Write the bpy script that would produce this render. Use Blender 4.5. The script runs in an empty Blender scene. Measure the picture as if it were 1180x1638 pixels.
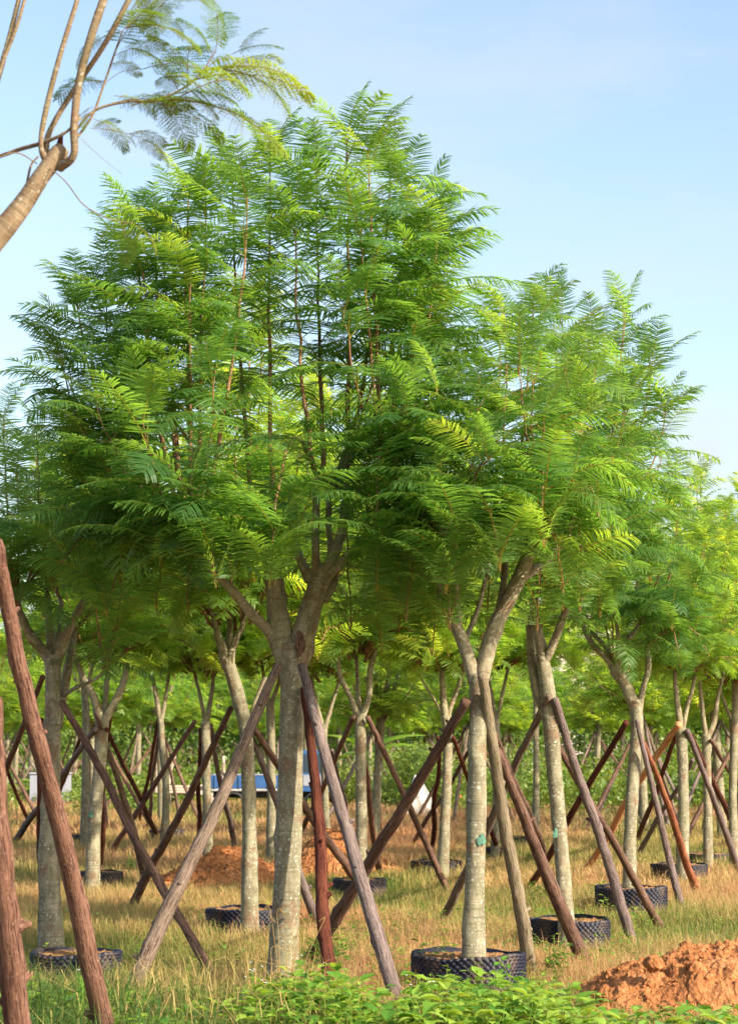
import bpy, math, random
import numpy as np
from mathutils import Vector
R=math.radians
# ------------------------------------------------------------------ camera, world, sun, exposure
SC=bpy.context.scene
F=3400.0; CX,CY=590.0,819.0; HC=1.5; PITCH=math.atan(372/3400)
cam=bpy.data.cameras.new('camera'); camo=bpy.data.objects.new('camera',cam); SC.collection.objects.link(camo)
camo.location=(0,0,HC); camo.rotation_euler=(R(90)+PITCH,0,0)
cam.sensor_fit='VERTICAL'; cam.sensor_height=36; cam.lens=F/1638*36
cam.clip_start=.1; cam.clip_end=3000
cam.dof.use_dof=True; cam.dof.focus_distance=13.4; cam.dof.aperture_fstop=7
SC.camera=camo
SUN_EL=31; SUN_AZ=128        # azimuth clockwise from +Y (view direction)
world=bpy.data.worlds.new('World'); SC.world=world; world.use_nodes=True
wt=world.node_tree; wt.nodes.clear()
wo=wt.nodes.new('ShaderNodeOutputWorld'); wb=wt.nodes.new('ShaderNodeBackground'); ws=wt.nodes.new('ShaderNodeTexSky')
ws.sky_type='NISHITA'; ws.sun_disc=False; ws.sun_elevation=R(SUN_EL); ws.sun_rotation=R(SUN_AZ)
ws.air_density=1.0; ws.dust_density=2.6; ws.ozone_density=.5; ws.altitude=0
wb.inputs['Strength'].default_value=.12
# thin high cloud: a faint noise over the sky direction, denser in one low puff on the right
wc=wt.nodes.new('ShaderNodeTexCoord'); wm=wt.nodes.new('ShaderNodeMapping'); wm.inputs['Scale'].default_value=(2.2,2.2,7); wt.links.new(wc.outputs['Generated'],wm.inputs[0])
wn=wt.nodes.new('ShaderNodeTexNoise'); wn.inputs['Scale'].default_value=2.2; wn.inputs['Detail'].default_value=7; wn.inputs['Roughness'].default_value=.6; wt.links.new(wm.outputs[0],wn.inputs['Vector'])
wr=wt.nodes.new('ShaderNodeMapRange'); wr.inputs[1].default_value=.46; wr.inputs[2].default_value=.78; wr.inputs[4].default_value=.5; wt.links.new(wn.outputs[0],wr.inputs[0])
wd=wt.nodes.new('ShaderNodeVectorMath'); wd.operation='DISTANCE'; wd.inputs[1].default_value=(.157,.98,.137); wt.links.new(wc.outputs['Generated'],wd.inputs[0])
wp=wt.nodes.new('ShaderNodeMapRange'); wp.inputs[1].default_value=.035; wp.inputs[2].default_value=.0; wp.inputs[4].default_value=1.3; wt.links.new(wd.outputs['Value'],wp.inputs[0])
wq=wt.nodes.new('ShaderNodeMath'); wq.operation='MULTIPLY'; wt.links.new(wp.outputs[0],wq.inputs[0]); wt.links.new(wn.outputs[0],wq.inputs[1])
wa=wt.nodes.new('ShaderNodeMath'); wa.operation='ADD'; wa.use_clamp=True; wt.links.new(wr.outputs[0],wa.inputs[0]); wt.links.new(wq.outputs[0],wa.inputs[1])
wx=wt.nodes.new('ShaderNodeMix'); wx.data_type='RGBA'; wx.inputs[7].default_value=(2.75,2.85,3.0,1); wt.links.new(wa.outputs[0],wx.inputs[0]); wt.links.new(ws.outputs[0],wx.inputs[6])
wt.links.new(wx.outputs[2],wb.inputs[0]); wt.links.new(wb.outputs[0],wo.inputs[0])
sl=bpy.data.lights.new('sun','SUN'); sl.energy=4.1; sl.angle=R(.6); sl.color=(1,.87,.68)
so=bpy.data.objects.new('sun',sl); SC.collection.objects.link(so)
sd=Vector((math.sin(R(SUN_AZ))*math.cos(R(SUN_EL)),math.cos(R(SUN_AZ))*math.cos(R(SUN_EL)),math.sin(R(SUN_EL))))
so.rotation_euler=sd.to_track_quat('Z','Y').to_euler(); so.location=(20,-10,20)
SC.view_settings.view_transform='Standard'; SC.view_settings.look='None'; SC.view_settings.gamma=1; SC.view_settings.exposure=1.36
SC.render.engine='CYCLES'
SC.cycles.max_bounces=8; SC.cycles.transmission_bounces=6; SC.cycles.diffuse_bounces=6; SC.cycles.glossy_bounces=2; SC.cycles.transparent_max_bounces=6
# ------------------------------------------------------------------ helpers
rng=np.random.default_rng(7)
sT,cT=math.sin(PITCH),math.cos(PITCH)
def at(px,py,Y):
    u=(px-CX)/F; v=(CY-py)/F
    d=np.array([u, cT-v*sT, sT+v*cT]); t=Y/d[1]
    return np.array([0,0,HC])+d*t
def gnd(px,py,z=0.):
    u=(px-CX)/F; v=(CY-py)/F
    d=np.array([u, cT-v*sT, sT+v*cT]); t=(z-HC)/d[2]
    return np.array([0,0,HC])+d*t
def nrm(a): return a/(np.linalg.norm(a,axis=-1,keepdims=True)+1e-12)
class MB:
    def __init__(s): s.v=[];s.q=[];s.t=[];s.bk=[];s.ti=[];s.n=0
    def add(s,v,q=None,t=None,bk=None,ti=None):
        v=np.asarray(v,float).reshape(-1,3); n=len(v)
        if q is not None and len(q): s.q.append(np.asarray(q,int).reshape(-1,4)+s.n)
        if t is not None and len(t): s.t.append(np.asarray(t,int).reshape(-1,3)+s.n)
        s.v.append(v); s.bk.append(v*1. if bk is None else np.asarray(bk,float).reshape(-1,3))
        s.ti.append(np.full(n,0. if ti is None else ti) if np.isscalar(ti) or ti is None else np.asarray(ti,float))
        s.n+=n
    def mesh(s,name,mat,smooth=True,origin=None):
        v=np.concatenate(s.v); 
        if origin is not None: v=v-np.asarray(origin)
        q=np.concatenate(s.q) if s.q else np.zeros((0,4),int); t=np.concatenate(s.t) if s.t else np.zeros((0,3),int)
        me=bpy.data.meshes.new(name); me.vertices.add(len(v)); me.vertices.foreach_set('co',v.astype(np.float32).ravel())
        nl=len(q)*4+len(t)*3; me.loops.add(nl); me.loops.foreach_set('vertex_index',np.concatenate([q.ravel(),t.ravel()]).astype(np.int32))
        me.polygons.add(len(q)+len(t))
        ls=np.concatenate([np.arange(len(q))*4, len(q)*4+np.arange(len(t))*3]).astype(np.int32)
        me.polygons.foreach_set('loop_start',ls)
        me.polygons.foreach_set('use_smooth',np.full(len(q)+len(t),smooth))
        me.update(calc_edges=True)
        a=me.attributes.new('bk','FLOAT_VECTOR','POINT'); a.data.foreach_set('vector',np.concatenate(s.bk).astype(np.float32).ravel())
        a=me.attributes.new('tint','FLOAT','POINT'); a.data.foreach_set('value',np.concatenate(s.ti).astype(np.float32))
        me.materials.append(mat); me.validate(); return me
    def build(s,name,mat,parent=None,smooth=True,loc=None):
        """one mesh object; vertices are given in world space, the origin goes to loc"""
        org=np.zeros(3) if loc is None else np.asarray(loc,float)
        if parent is not None: org=np.array(parent.location)
        me=s.mesh(name,mat,smooth,org); o=bpy.data.objects.new(name,me); SC.collection.objects.link(o)
        if parent is not None: o.parent=parent
        else: o.location=org
        return o
def tag(o,label=None,cat=None,group=None,kind=None):
    if label: o['label']=label
    if cat: o['category']=cat
    if group: o['group']=group
    if kind: o['kind']=kind
    return o
def empty(name,loc,label,cat,group=None):
    o=bpy.data.objects.new(name,None); SC.collection.objects.link(o); o.location=[float(c) for c in loc]; o.empty_display_size=.2
    return tag(o,label,cat,group)
def catmull(P,k):
    P=np.asarray(P,float); 
    if len(P)<3: 
        s=np.linspace(0,1,k*(len(P)-1)+1)[:,None]; return P[0]*(1-s)+P[-1]*s
    Q=np.vstack([2*P[0]-P[1],P,2*P[-1]-P[-2]]); out=[]
    for i in range(len(P)-1):
        p0,p1,p2,p3=Q[i:i+4]
        for u in np.arange(k)/k: out.append(.5*((2*p1)+(-p0+p2)*u+(2*p0-5*p1+4*p2-p3)*u*u+(-p0+3*p1-3*p2+p3)*u**3))
    out.append(P[-1]); return np.array(out)
def tube(mb,P,rad,ns=12,k=5,rough=.05,knots=0,seed=0,cap=True,ti=0.,wob=0.):
    """tapered limb along P (world) with a radius per point; bk = bark coordinates (round, along)"""
    r_=np.random.default_rng(seed); PR=np.column_stack([np.asarray(P,float),np.asarray(rad,float)])
    C=catmull(PR,k); pts=C[:,:3].copy(); rr=np.maximum(C[:,3],.0006); n=len(pts)
    if wob: 
        w=r_.normal(0,1,(n,3)); 
        for _ in range(3): w[1:-1]=(w[:-2]+w[1:-1]+w[2:])/3
        w[0]=w[-1]=0; pts+=w*wob
    T=nrm(np.gradient(pts,axis=0)); up=np.array([0.,1.,0.]) if abs(T[0][1])<.8 else np.array([1.,0,0])
    a=np.linspace(0,2*math.pi,ns,endpoint=False); L=np.concatenate([[0],np.cumsum(np.linalg.norm(np.diff(pts,axis=0),axis=1))])
    ph=r_.uniform(0,6.28,6); V=[];B=[]
    kn=[(r_.uniform(.05,.95)*L[-1],r_.uniform(0,6.28),r_.uniform(.25,.6)) for _ in range(knots)]
    for i in range(n):
        x=nrm(np.cross(up,T[i])); y=np.cross(T[i],x); up=up if True else y
        l=L[i]; m=1+rough*(np.sin(2*a+ph[0]+l*2.1)*.6+np.sin(3*a+ph[1]-l*3.3)*.4+np.sin(l*9+ph[2])*.4+np.sin(l*23+ph[3]+a)*.35)+r_.normal(0,rough*.25,ns)
        for (kl,ka,kh) in kn: m=m+kh*.55*np.exp(-((l-kl)/(rr[i]*.8))**2)*np.exp(-(np.angle(np.exp(1j*(a-ka)))/.5)**2)
        rad_=rr[i]*m
        V.append(pts[i]+np.outer(np.cos(a)*rad_,x)+np.outer(np.sin(a)*rad_,y))
        B.append(np.column_stack([np.cos(a)*rr[i],np.sin(a)*rr[i],np.full(ns,l)]))
    V=np.concatenate(V);B=np.concatenate(B); off=r_.uniform(0,20,3); B=B+np.array([0,0,off[2]])
    i=np.arange(n-1)[:,None]*ns; j=np.arange(ns)[None]; j2=(j+1)%ns
    q=np.stack([i+j,i+j2,i+ns+j2,i+ns+j],-1).reshape(-1,4)
    t=[]
    if cap:
        V=np.vstack([V,pts[0],pts[-1]+T[-1]*rr[-1]*.25]);B=np.vstack([B,B[0],B[-1]]); c0,c1=n*ns,n*ns+1
        t=[(c0,(k_+1)%ns,k_) for k_ in range(ns)]+[(c1,(n-1)*ns+k_,(n-1)*ns+(k_+1)%ns) for k_ in range(ns)]
    mb.add(V,q,t,bk=B,ti=ti)
def vnoise(x,y,seed=0):
    """smooth value noise on arrays"""
    r_=np.random.default_rng(seed); G=r_.uniform(0,1,(64,64))
    xi=np.floor(x).astype(int);yi=np.floor(y).astype(int);fx=x-xi;fy=y-yi;fx=fx*fx*(3-2*fx);fy=fy*fy*(3-2*fy)
    g=lambda a,b:G[a%64,b%64]
    return (g(xi,yi)*(1-fx)+g(xi+1,yi)*fx)*(1-fy)+(g(xi,yi+1)*(1-fx)+g(xi+1,yi+1)*fx)*fy
def fbm(x,y,seed=0,o=4):
    s=0;a=.5
    for i in range(o): s=s+a*vnoise(x*2**i+i*7.3,y*2**i+i*3.1,seed+i); a*=.5
    return s
# ------------------------------------------------------------------ materials
class NT:
    def __init__(s,name):
        s.m=bpy.data.materials.new(name); s.m.use_nodes=True; s.t=s.m.node_tree; s.t.nodes.clear(); s.out=s.n('OutputMaterial')
    def n(s,ty,**kw):
        nd=s.t.nodes.new('ShaderNode'+ty)
        for k,v in kw.items():
            if k.startswith('i_'): 
                key=k[2:]; key=int(key) if key.isdigit() else key.replace('_',' ')
                if hasattr(v,'is_linked') or isinstance(v,bpy.types.NodeSocket): s.t.links.new(v,nd.inputs[key])
                else: nd.inputs[key].default_value=v
            else: setattr(nd,k,v)
        return nd
    def l(s,a,b): s.t.links.new(a,b)
    def attr(s,name): return s.n('Attribute',attribute_name=name)
    def noise(s,vec,scale,detail=4,rough=.55):
        nd=s.n('TexNoise',i_Scale=scale,i_Detail=detail,i_Roughness=rough)
        if vec is not None: s.l(vec,nd.inputs['Vector'])
        return nd.outputs[0]
    def mapv(s,vec,sc): 
        nd=s.n('Mapping'); nd.inputs['Scale'].default_value=sc; s.l(vec,nd.inputs['Vector']); return nd.outputs[0]
    def ramp(s,f,stops,interp='LINEAR'):
        nd=s.n('ValToRGB'); s.l(f,nd.inputs[0]); cr=nd.color_ramp; cr.interpolation=interp
        while len(cr.elements)<len(stops): cr.elements.new(.5)
        for e,(p,c) in zip(cr.elements,stops): e.position=p; e.color=(*c,1) if len(c)==3 else c
        return nd.outputs[0]
    def mix(s,f,a,b,bt='MIX'):
        nd=s.n('Mix',data_type='RGBA',blend_type=bt)
        for k,v in ((0,f),(6,a),(7,b)):
            if isinstance(v,bpy.types.NodeSocket): s.l(v,nd.inputs[k])
            else: nd.inputs[k].default_value=(*v,1) if isinstance(v,tuple) and len(v)==3 else v
        return nd.outputs[2]
    def math(s,op,a,b=0.):
        nd=s.n('Math',operation=op)
        for k,v in ((0,a),(1,b)):
            if isinstance(v,bpy.types.NodeSocket): s.l(v,nd.inputs[k])
            else: nd.inputs[k].default_value=v
        return nd.outputs[0]
    def finish(s,col,rough=.8,bump=None,bstr=.4,bdist=.01,spec=.3,trans=None,tmix=.4):
        p=s.n('BsdfPrincipled'); p.inputs['Roughness'].default_value=rough if not isinstance(rough,bpy.types.NodeSocket) else .8
        if isinstance(rough,bpy.types.NodeSocket): s.l(rough,p.inputs['Roughness'])
        p.inputs['Specular IOR Level'].default_value=spec
        if isinstance(col,bpy.types.NodeSocket): s.l(col,p.inputs['Base Color'])
        else: p.inputs['Base Color'].default_value=(*col,1)
        if bump is not None:
            b=s.n('Bump'); b.inputs['Strength'].default_value=bstr; b.inputs['Distance'].default_value=bdist
            s.l(bump,b.inputs['Height']); s.l(b.outputs[0],p.inputs['Normal'])
        res=p.outputs[0]
        if trans is not None:
            t=s.n('BsdfTranslucent'); 
            if isinstance(trans,bpy.types.NodeSocket): s.l(trans,t.inputs[0])
            else: t.inputs[0].default_value=(*trans,1)
            m=s.n('MixShader'); m.inputs[0].default_value=tmix; s.l(res,m.inputs[1]); s.l(t.outputs[0],m.inputs[2]); res=m.outputs[0]
        s.l(res,s.out.inputs[0]); return s.m
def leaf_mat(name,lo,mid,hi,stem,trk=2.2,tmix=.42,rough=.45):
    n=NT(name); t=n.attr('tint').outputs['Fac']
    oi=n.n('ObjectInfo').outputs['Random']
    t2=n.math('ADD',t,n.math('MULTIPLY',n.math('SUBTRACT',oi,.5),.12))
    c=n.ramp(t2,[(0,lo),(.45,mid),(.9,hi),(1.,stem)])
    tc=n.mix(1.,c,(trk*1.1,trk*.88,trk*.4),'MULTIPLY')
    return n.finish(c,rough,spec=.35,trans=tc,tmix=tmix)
M={}
M['leaf']=leaf_mat('fern leaf green',(.034,.105,.036),(.078,.180,.038),(.17,.27,.045),(.22,.17,.05),3.0,.56)
M['leaf_far']=leaf_mat('far leaf green',(.045,.12,.028),(.105,.205,.035),(.21,.29,.04),(.20,.19,.05),3.4,.58)
M['leaf_near']=leaf_mat('near branch leaf',(.05,.13,.02),(.09,.19,.025),(.20,.27,.035),(.16,.12,.04),2.4,.5)
M['broad']=leaf_mat('weed leaf green',(.04,.13,.02),(.12,.27,.035),(.27,.40,.06),(.14,.16,.04),2.0,.38,.35)
M['shrub']=leaf_mat('shrub leaf green',(.045,.11,.025),(.12,.20,.035),(.20,.25,.04),(.2,.18,.05),2.,.38)
M['wood']=leaf_mat('woodland leaf green',(.045,.13,.02),(.09,.23,.03),(.17,.33,.045),(.2,.18,.05),2.2,.42)
def bark(name,c1,c2,c3,spot,green=.3):
    n=NT(name); v=n.attr('bk').outputs['Vector']; v2=n.n('VectorMath',operation='ADD'); n.l(v,v2.inputs[0])
    sc=n.n('CombineXYZ'); oi=n.n('ObjectInfo').outputs['Random']; n.l(n.math('MULTIPLY',oi,31.),sc.inputs[2]); n.l(sc.outputs[0],v2.inputs[1]); v=v2.outputs[0]
    a=n.noise(v,9,5); b=n.noise(n.mapv(v,(26,26,9)),1,6,.65)
    col=n.mix(n.ramp(a,[(.35,(0,0,0)),(.65,(1,1,1))]),c1,c2)
    col=n.mix(n.ramp(b,[(.38,(0,0,0)),(.62,(1,1,1))]),col,c3)
    rg=n.noise(n.mapv(v,(3,3,60)),1,4,.6); col=n.mix(n.ramp(rg,[(.56,(0,0,0)),(.66,(.55,.55,.55))]),col,(.085,.07,.045))
    big=n.noise(v,2.2,3); col=n.mix(n.ramp(big,[(.5,(0,0,0)),(.7,(green,green,green))]),col,(.10,.13,.05))
    vo=n.n('TexVoronoi',i_Scale=34.,feature='F1'); n.l(v,vo.inputs['Vector'])
    sz=n.math('ADD',vo.outputs[0],n.math('MULTIPLY',n.noise(v,16,3),.75))
    sp=n.ramp(sz,[(.49,(1,1,1)),(.57,(0,0,0))]); col=n.mix(n.mix(1.,sp,(spot,spot,spot),'MULTIPLY'),col,(.50,.50,.43))
    pt=n.ramp(n.noise(v,5.5,4,.7),[(.55,(0,0,0)),(.63,(.7,.7,.7))]); col=n.mix(pt,col,(.17,.10,.06)); fl=n.ramp(n.noise(v,60,3),[(.58,(0,0,0)),(.68,(.55,.55,.55))]); col=n.mix(fl,col,(.40,.40,.33))
    h=n.math('ADD',b,n.math('MULTIPLY',rg,.9))
    return n.finish(col,.9,h,.6,.008,.15)
M['bark']=bark('grey green bark',(.21,.195,.13),(.31,.28,.195),(.15,.135,.09),.75)
M['limb']=bark('pale limb bark',(.25,.22,.14),(.33,.30,.20),(.17,.14,.09),.35,.25)
M['tan']=bark('tan young limb bark',(.20,.15,.095),(.28,.21,.135),(.14,.10,.06),.0,.3)
M['shoot']=bark('reddish shoot bark',(.23,.125,.06),(.32,.19,.10),(.14,.07,.04),.0,.1)
def pole(name,c1,c2,c3,peel=(.42,.30,.24)):
    n=NT(name); v=n.attr('bk').outputs['Vector']
    s1=n.noise(n.mapv(v,(110,110,9)),1,7,.7); s2=n.noise(n.mapv(v,(22,22,3)),1,4); s3=n.noise(n.mapv(v,(80,80,42)),1,6,.72)
    col=n.mix(n.ramp(s2,[(.38,(0,0,0)),(.62,(1,1,1))]),c1,c2)
    col=n.mix(n.ramp(s1,[(.40,(1,1,1)),(.52,(0,0,0))]),col,c3)
    col=n.mix(n.ramp(s3,[(.57,(0,0,0)),(.66,(.75,.75,.75))]),col,peel)
    ck=n.noise(n.mapv(v,(10,10,1.4)),1,3); col=n.mix(n.ramp(ck,[(.58,(0,0,0)),(.72,(.6,.6,.6))]),col,c3)
    h=n.math('ADD',s1,n.math('MULTIPLY',s3,.8))
    return n.finish(col,.85,h,.9,.012,.15)
PM={'red':pole('red brown pole bark',(.155,.078,.052),(.225,.12,.085),(.055,.026,.02),(.38,.25,.19)),
 'grey':pole('grey brown pole bark',(.15,.112,.085),(.22,.165,.13),(.065,.042,.032),(.37,.26,.21)),
 'dark':pole('dark red pole bark',(.085,.024,.016),(.14,.045,.026),(.03,.010,.008),(.20,.07,.04)),
 'brown':pole('dark brown pole bark',(.13,.075,.055),(.20,.12,.09),(.055,.028,.022),(.28,.18,.13)),
 'orange':pole('peeled orange pole wood',(.52,.24,.11),(.60,.32,.16),(.36,.14,.06),(.62,.38,.22)),
 'rust':pole('rust red pole bark',(.26,.09,.045),(.32,.13,.07),(.11,.035,.02),(.42,.22,.13)),
 'violet':pole('violet grey pole bark',(.145,.112,.105),(.215,.17,.16),(.08,.052,.05),(.34,.265,.25)),
 'olive':pole('olive grey pole bark',(.21,.17,.115),(.28,.23,.155),(.10,.08,.05),(.36,.28,.18)),
 'pale':pole('pale weathered wood',(.48,.38,.30),(.55,.46,.38),(.33,.22,.17),(.6,.52,.44))}
def plain(name,c,rough=.6,var=.25,scale=12,bump=.2,spec=.4,metal=0):
    n=NT(name); tc=n.n('TexCoord').outputs['Object']; f=n.noise(tc,scale,5)
    d=tuple(x*(1-var) for x in c); l=tuple(min(1,x*(1+var)) for x in c)
    return n.finish(n.ramp(f,[(.3,d),(.7,l)]),rough,f,bump,.01,spec)
def ringm():
    n=NT('dusty navy black plastic'); tc=n.n('TexCoord').outputs['Object']; f=n.noise(tc,7,6,.65); g=n.noise(tc,40,4)
    sp=n.n('SeparateXYZ'); n.l(tc,sp.inputs[0]); low=n.math('MULTIPLY',n.math('SUBTRACT',.10,sp.outputs[2]),3.)
    d=n.math('ADD',f,n.math('MAXIMUM',low,0.)); c=n.mix(n.ramp(d,[(.5,(0,0,0)),(.75,(.8,.8,.8))]),(.009,.010,.022),(.11,.07,.045))
    return n.finish(c,.5,g,.2,.004,.3)
M['ring']=ringm()
def soilm(name,a,b,c):
    n=NT(name); tc=n.n('TexCoord').outputs['Object']; f=n.noise(tc,3.2,6,.6); g=n.noise(tc,26,6,.7)
    col=n.ramp(f,[(.32,a),(.5,b),(.68,c)]); col=n.mix(n.ramp(g,[(.42,(.5,.5,.5)),(.56,(0,0,0))]),col,tuple(x*.6 for x in a))
    vo=n.n('TexVoronoi',i_Scale=38.); n.l(tc,vo.inputs['Vector'])
    h=n.math('ADD',n.math('MULTIPLY',f,1.5),n.math('ADD',g,n.math('MULTIPLY',vo.outputs[0],.5)))
    return n.finish(col,.95,h,.9,.03,.1)
M['clay']=soilm('orange clay soil',(.30,.118,.046),(.41,.168,.065),(.48,.225,.10))
M['soil']=soilm('ring soil',(.28,.15,.07),(.36,.20,.09),(.42,.25,.12))
def grassm():
    n=NT('grass blades'); t=n.attr('tint').outputs['Fac']
    c=n.ramp(t,[(0,(.035,.095,.018)),(.2,(.08,.16,.03)),(.36,(.18,.22,.05)),(.5,(.36,.31,.10)),(.72,(.50,.36,.15)),(.88,(.56,.36,.18)),(1,(.48,.24,.12))])
    return n.finish(c,.7,spec=.2,trans=c,tmix=.4)
M['grass']=grassm()
def groundm():
    n=NT('dry meadow ground'); tc=n.n('TexCoord').outputs['Object']
    a=n.noise(tc,.35,5,.6); b=n.noise(tc,9,6,.7)
    c=n.ramp(a,[(.3,(.12,.12,.045)),(.45,(.22,.155,.065)),(.58,(.32,.19,.085)),(.72,(.36,.17,.075))])
    c=n.mix(n.ramp(b,[(.4,(.7,.7,.7)),(.6,(0,0,0))]),c,(.07,.065,.03))
    return n.finish(c,.95,b,.8,.04,.1)
M['ground']=groundm()
M['blue']=plain('blue truck paint',(.035,.10,.26),.35,.15,3,.05,.5)
M['white']=plain('white paint',(.27,.28,.33),.5,.08,4,.05)
M['rock']=plain('white rock',(.80,.74,.68),.8,.15,5,.6)
M['black']=plain('dark rubber',(.02,.02,.02),.7,.2,5,.1)
M['steel']=plain('grey steel',(.35,.35,.36),.4,.2,5,.1)
M['glass']=plain('dark window glass',(.03,.05,.07),.1,.1,2,0,.8)
M['pink']=plain('pinkish plaster',(.52,.42,.42),.8,.08,.6,.1)
M['cream']=plain('pale plaster',(.62,.58,.55),.8,.08,.6,.1)
M['teal']=plain('faded teal paint',(.07,.17,.12),.9,.5,60,.3)
M['petal_w']=plain('white petals',(.75,.74,.78),.6,.05,20,0)
M['petal_v']=plain('violet petals',(.36,.30,.72),.6,.1,20,0)
# ------------------------------------------------------------------ bipinnate leaves
def leaf_template(seed,npairs=17,nseg=3,droop=1.,lacy=False,wide=1.):
    """unit length leaf: x along the midrib, z up"""
    r_=np.random.default_rng(seed); S=np.linspace(0,1,41)
    a=R(r_.uniform(6,22))-R(r_.uniform(28,68))*droop*S**1.4
    ds=1/40; X=np.concatenate([[0],np.cumsum(np.cos(a[:-1])*ds)]); Z=np.concatenate([[0],np.cumsum(np.sin(a[:-1])*ds)])
    yb=r_.uniform(-.06,.06); Yc=yb*S**2
    P=np.column_stack([X,Yc,Z]); T=nrm(np.gradient(P,axis=0)); V=[];Q=[];TI=[];n=0
    side=np.array([0,1.,0])
    W0=.0075
    idx=[0,8,16,24,32,40]
    for ax in (0,1):
        for k in idx:
            w=W0*(1-.7*S[k]); sdv=side if ax==0 else np.cross(T[k],side)
            V+= [P[k]+sdv*w, P[k]-sdv*w]; TI+=[.97,.97]
        for k in range(5): Q.append([n+2*k,n+2*k+1,n+2*k+3,n+2*k+2])
        n+=12
    for i in range(npairs):
        s=.13+.87*((i+.5)/npairs)**.95; k=min(40,int(s*40)); p=P[k]; t=T[k]; N=np.cross(t,side)
        N=N if N[2]>0 else -N
        prof=math.sin(math.pi*(.17+.75*s))**.75
        for sg in (-1,1):
            if r_.random()<.03: continue
            be=R(80-40*s**2+r_.normal(0,3)); L=.30*prof*wide*r_.uniform(.88,1.08)
            d=t*math.cos(be)+side*sg*math.sin(be); dr=(.14+.28*r_.random())*droop; tw=r_.normal(0,.25)
            wd=nrm(t*math.sin(be)-side*sg*math.cos(be)+N*tw)
            if lacy:
                m=11
                for j in range(m):
                    u=(j+.6)/m; c=p+d*L*u-N*dr*L*u*u+N*.05*L*u
                    ll=.050*math.sin(math.pi*(.2+.7*u)); 
                    for s2 in (-1,1):
                        if r_.random()<.04: continue
                        e=nrm(wd*s2+d*.45+N*r_.normal(0,.15)); b0=c+e*.003; b1=c+e*ll; o=d*.0095
                        V+=[b0,c+e*ll*.5+o,b1,c+e*ll*.5-o]; Q.append([n,n+1,n+2,n+3]); n+=4; TI+=[r_.uniform(0,.12)-.06]*4
                w=.0022
                V+=[p-wd*w,p+wd*w,p+d*L-N*dr*L+wd*w*.5,p+d*L-N*dr*L-wd*w*.5]; Q.append([n,n+1,n+2,n+3]); n+=4; TI+=[.97]*4
                continue
            W=.0106*wide*(24/npairs)**.95
            for j in range(nseg+1):
                u=j/nseg; c=p+d*L*u-N*dr*L*u*u+N*.06*L*u
                w=W*(.75,1.,.85,.35)[min(3,int(round(u*3)))] if nseg==3 else W*(.8,1.,.35)[j] if nseg==2 else W*(1.,.5)[j]
                V+=[c+wd*w,c-wd*w]; TI+=[r_.uniform(-.03,.03)]*2
            for j in range(nseg): Q.append([n+2*j,n+2*j+1,n+2*j+3,n+2*j+2])
            n+=2*(nseg+1)
    return np.array(V),np.array(Q),np.array(TI)
TEMP={'hi':[leaf_template(100+i,26,3,.9+.15*(i%3)) for i in range(8)],
      'mid':[leaf_template(200+i,15,2,.9+.15*(i%3),wide=1.05) for i in range(6)],
      'lo':[leaf_template(300+i,8,1,.9+.15*(i%3),wide=1.12) for i in range(5)],
      'lacy':[leaf_template(400+i,18,3,1.0,lacy=True) for i in range(4)]}
def place_leaves(mb,L,lod):
    """L: list of (pos, dir, length, roll, tint)"""
    if not L: return
    pos=np.array([l[0] for l in L]); d=nrm(np.array([l[1] for l in L])); ln=np.array([l[2] for l in L]); ro=np.array([l[3] for l in L]); ti=np.array([l[4] for l in L])
    zz=np.tile([0,0,1.],(len(L),1)); y=np.cross(zz,d); y=nrm(y+1e-6); z=np.cross(d,y)
    c,s=np.cos(ro)[:,None],np.sin(ro)[:,None]; y,z=y*c+z*s, z*c-y*s
    RM=np.stack([d,y,z],1)                                  # rows are the local axes
    T=TEMP[lod]; pick=rng.integers(0,len(T),len(L))
    for k,(V,Q,TI) in enumerate(T):
        m=np.where(pick==k)[0]
        if not len(m): continue
        W=np.einsum('vi,nij->nvj',V,RM[m])*ln[m][:,None,None]+pos[m][:,None,:]
        q=Q[None]+(np.arange(len(m))*len(V))[:,None,None]
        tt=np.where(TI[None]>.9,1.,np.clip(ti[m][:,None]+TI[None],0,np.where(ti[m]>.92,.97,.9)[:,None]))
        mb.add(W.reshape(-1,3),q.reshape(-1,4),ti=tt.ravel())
def shoot_path(b,t,r_,bow=.55):
    b=np.asarray(b,float);t=np.asarray(t,float); h=t-b
    lift=max(0,.9-h[2])*.33; c1=b+np.array([h[0]*bow*.7,h[1]*bow*.7,h[2]*.18+lift]); c2=b+np.array([h[0]*.86,h[1]*.86,h[2]*.55+lift])
    u=np.linspace(0,1,14)[:,None]
    P=(1-u)**3*b+3*(1-u)**2*u*c1+3*(1-u)*u*u*c2+u**3*t
    w=r_.normal(0,.007,(14,3)); w[0]=0; return P+w
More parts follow.
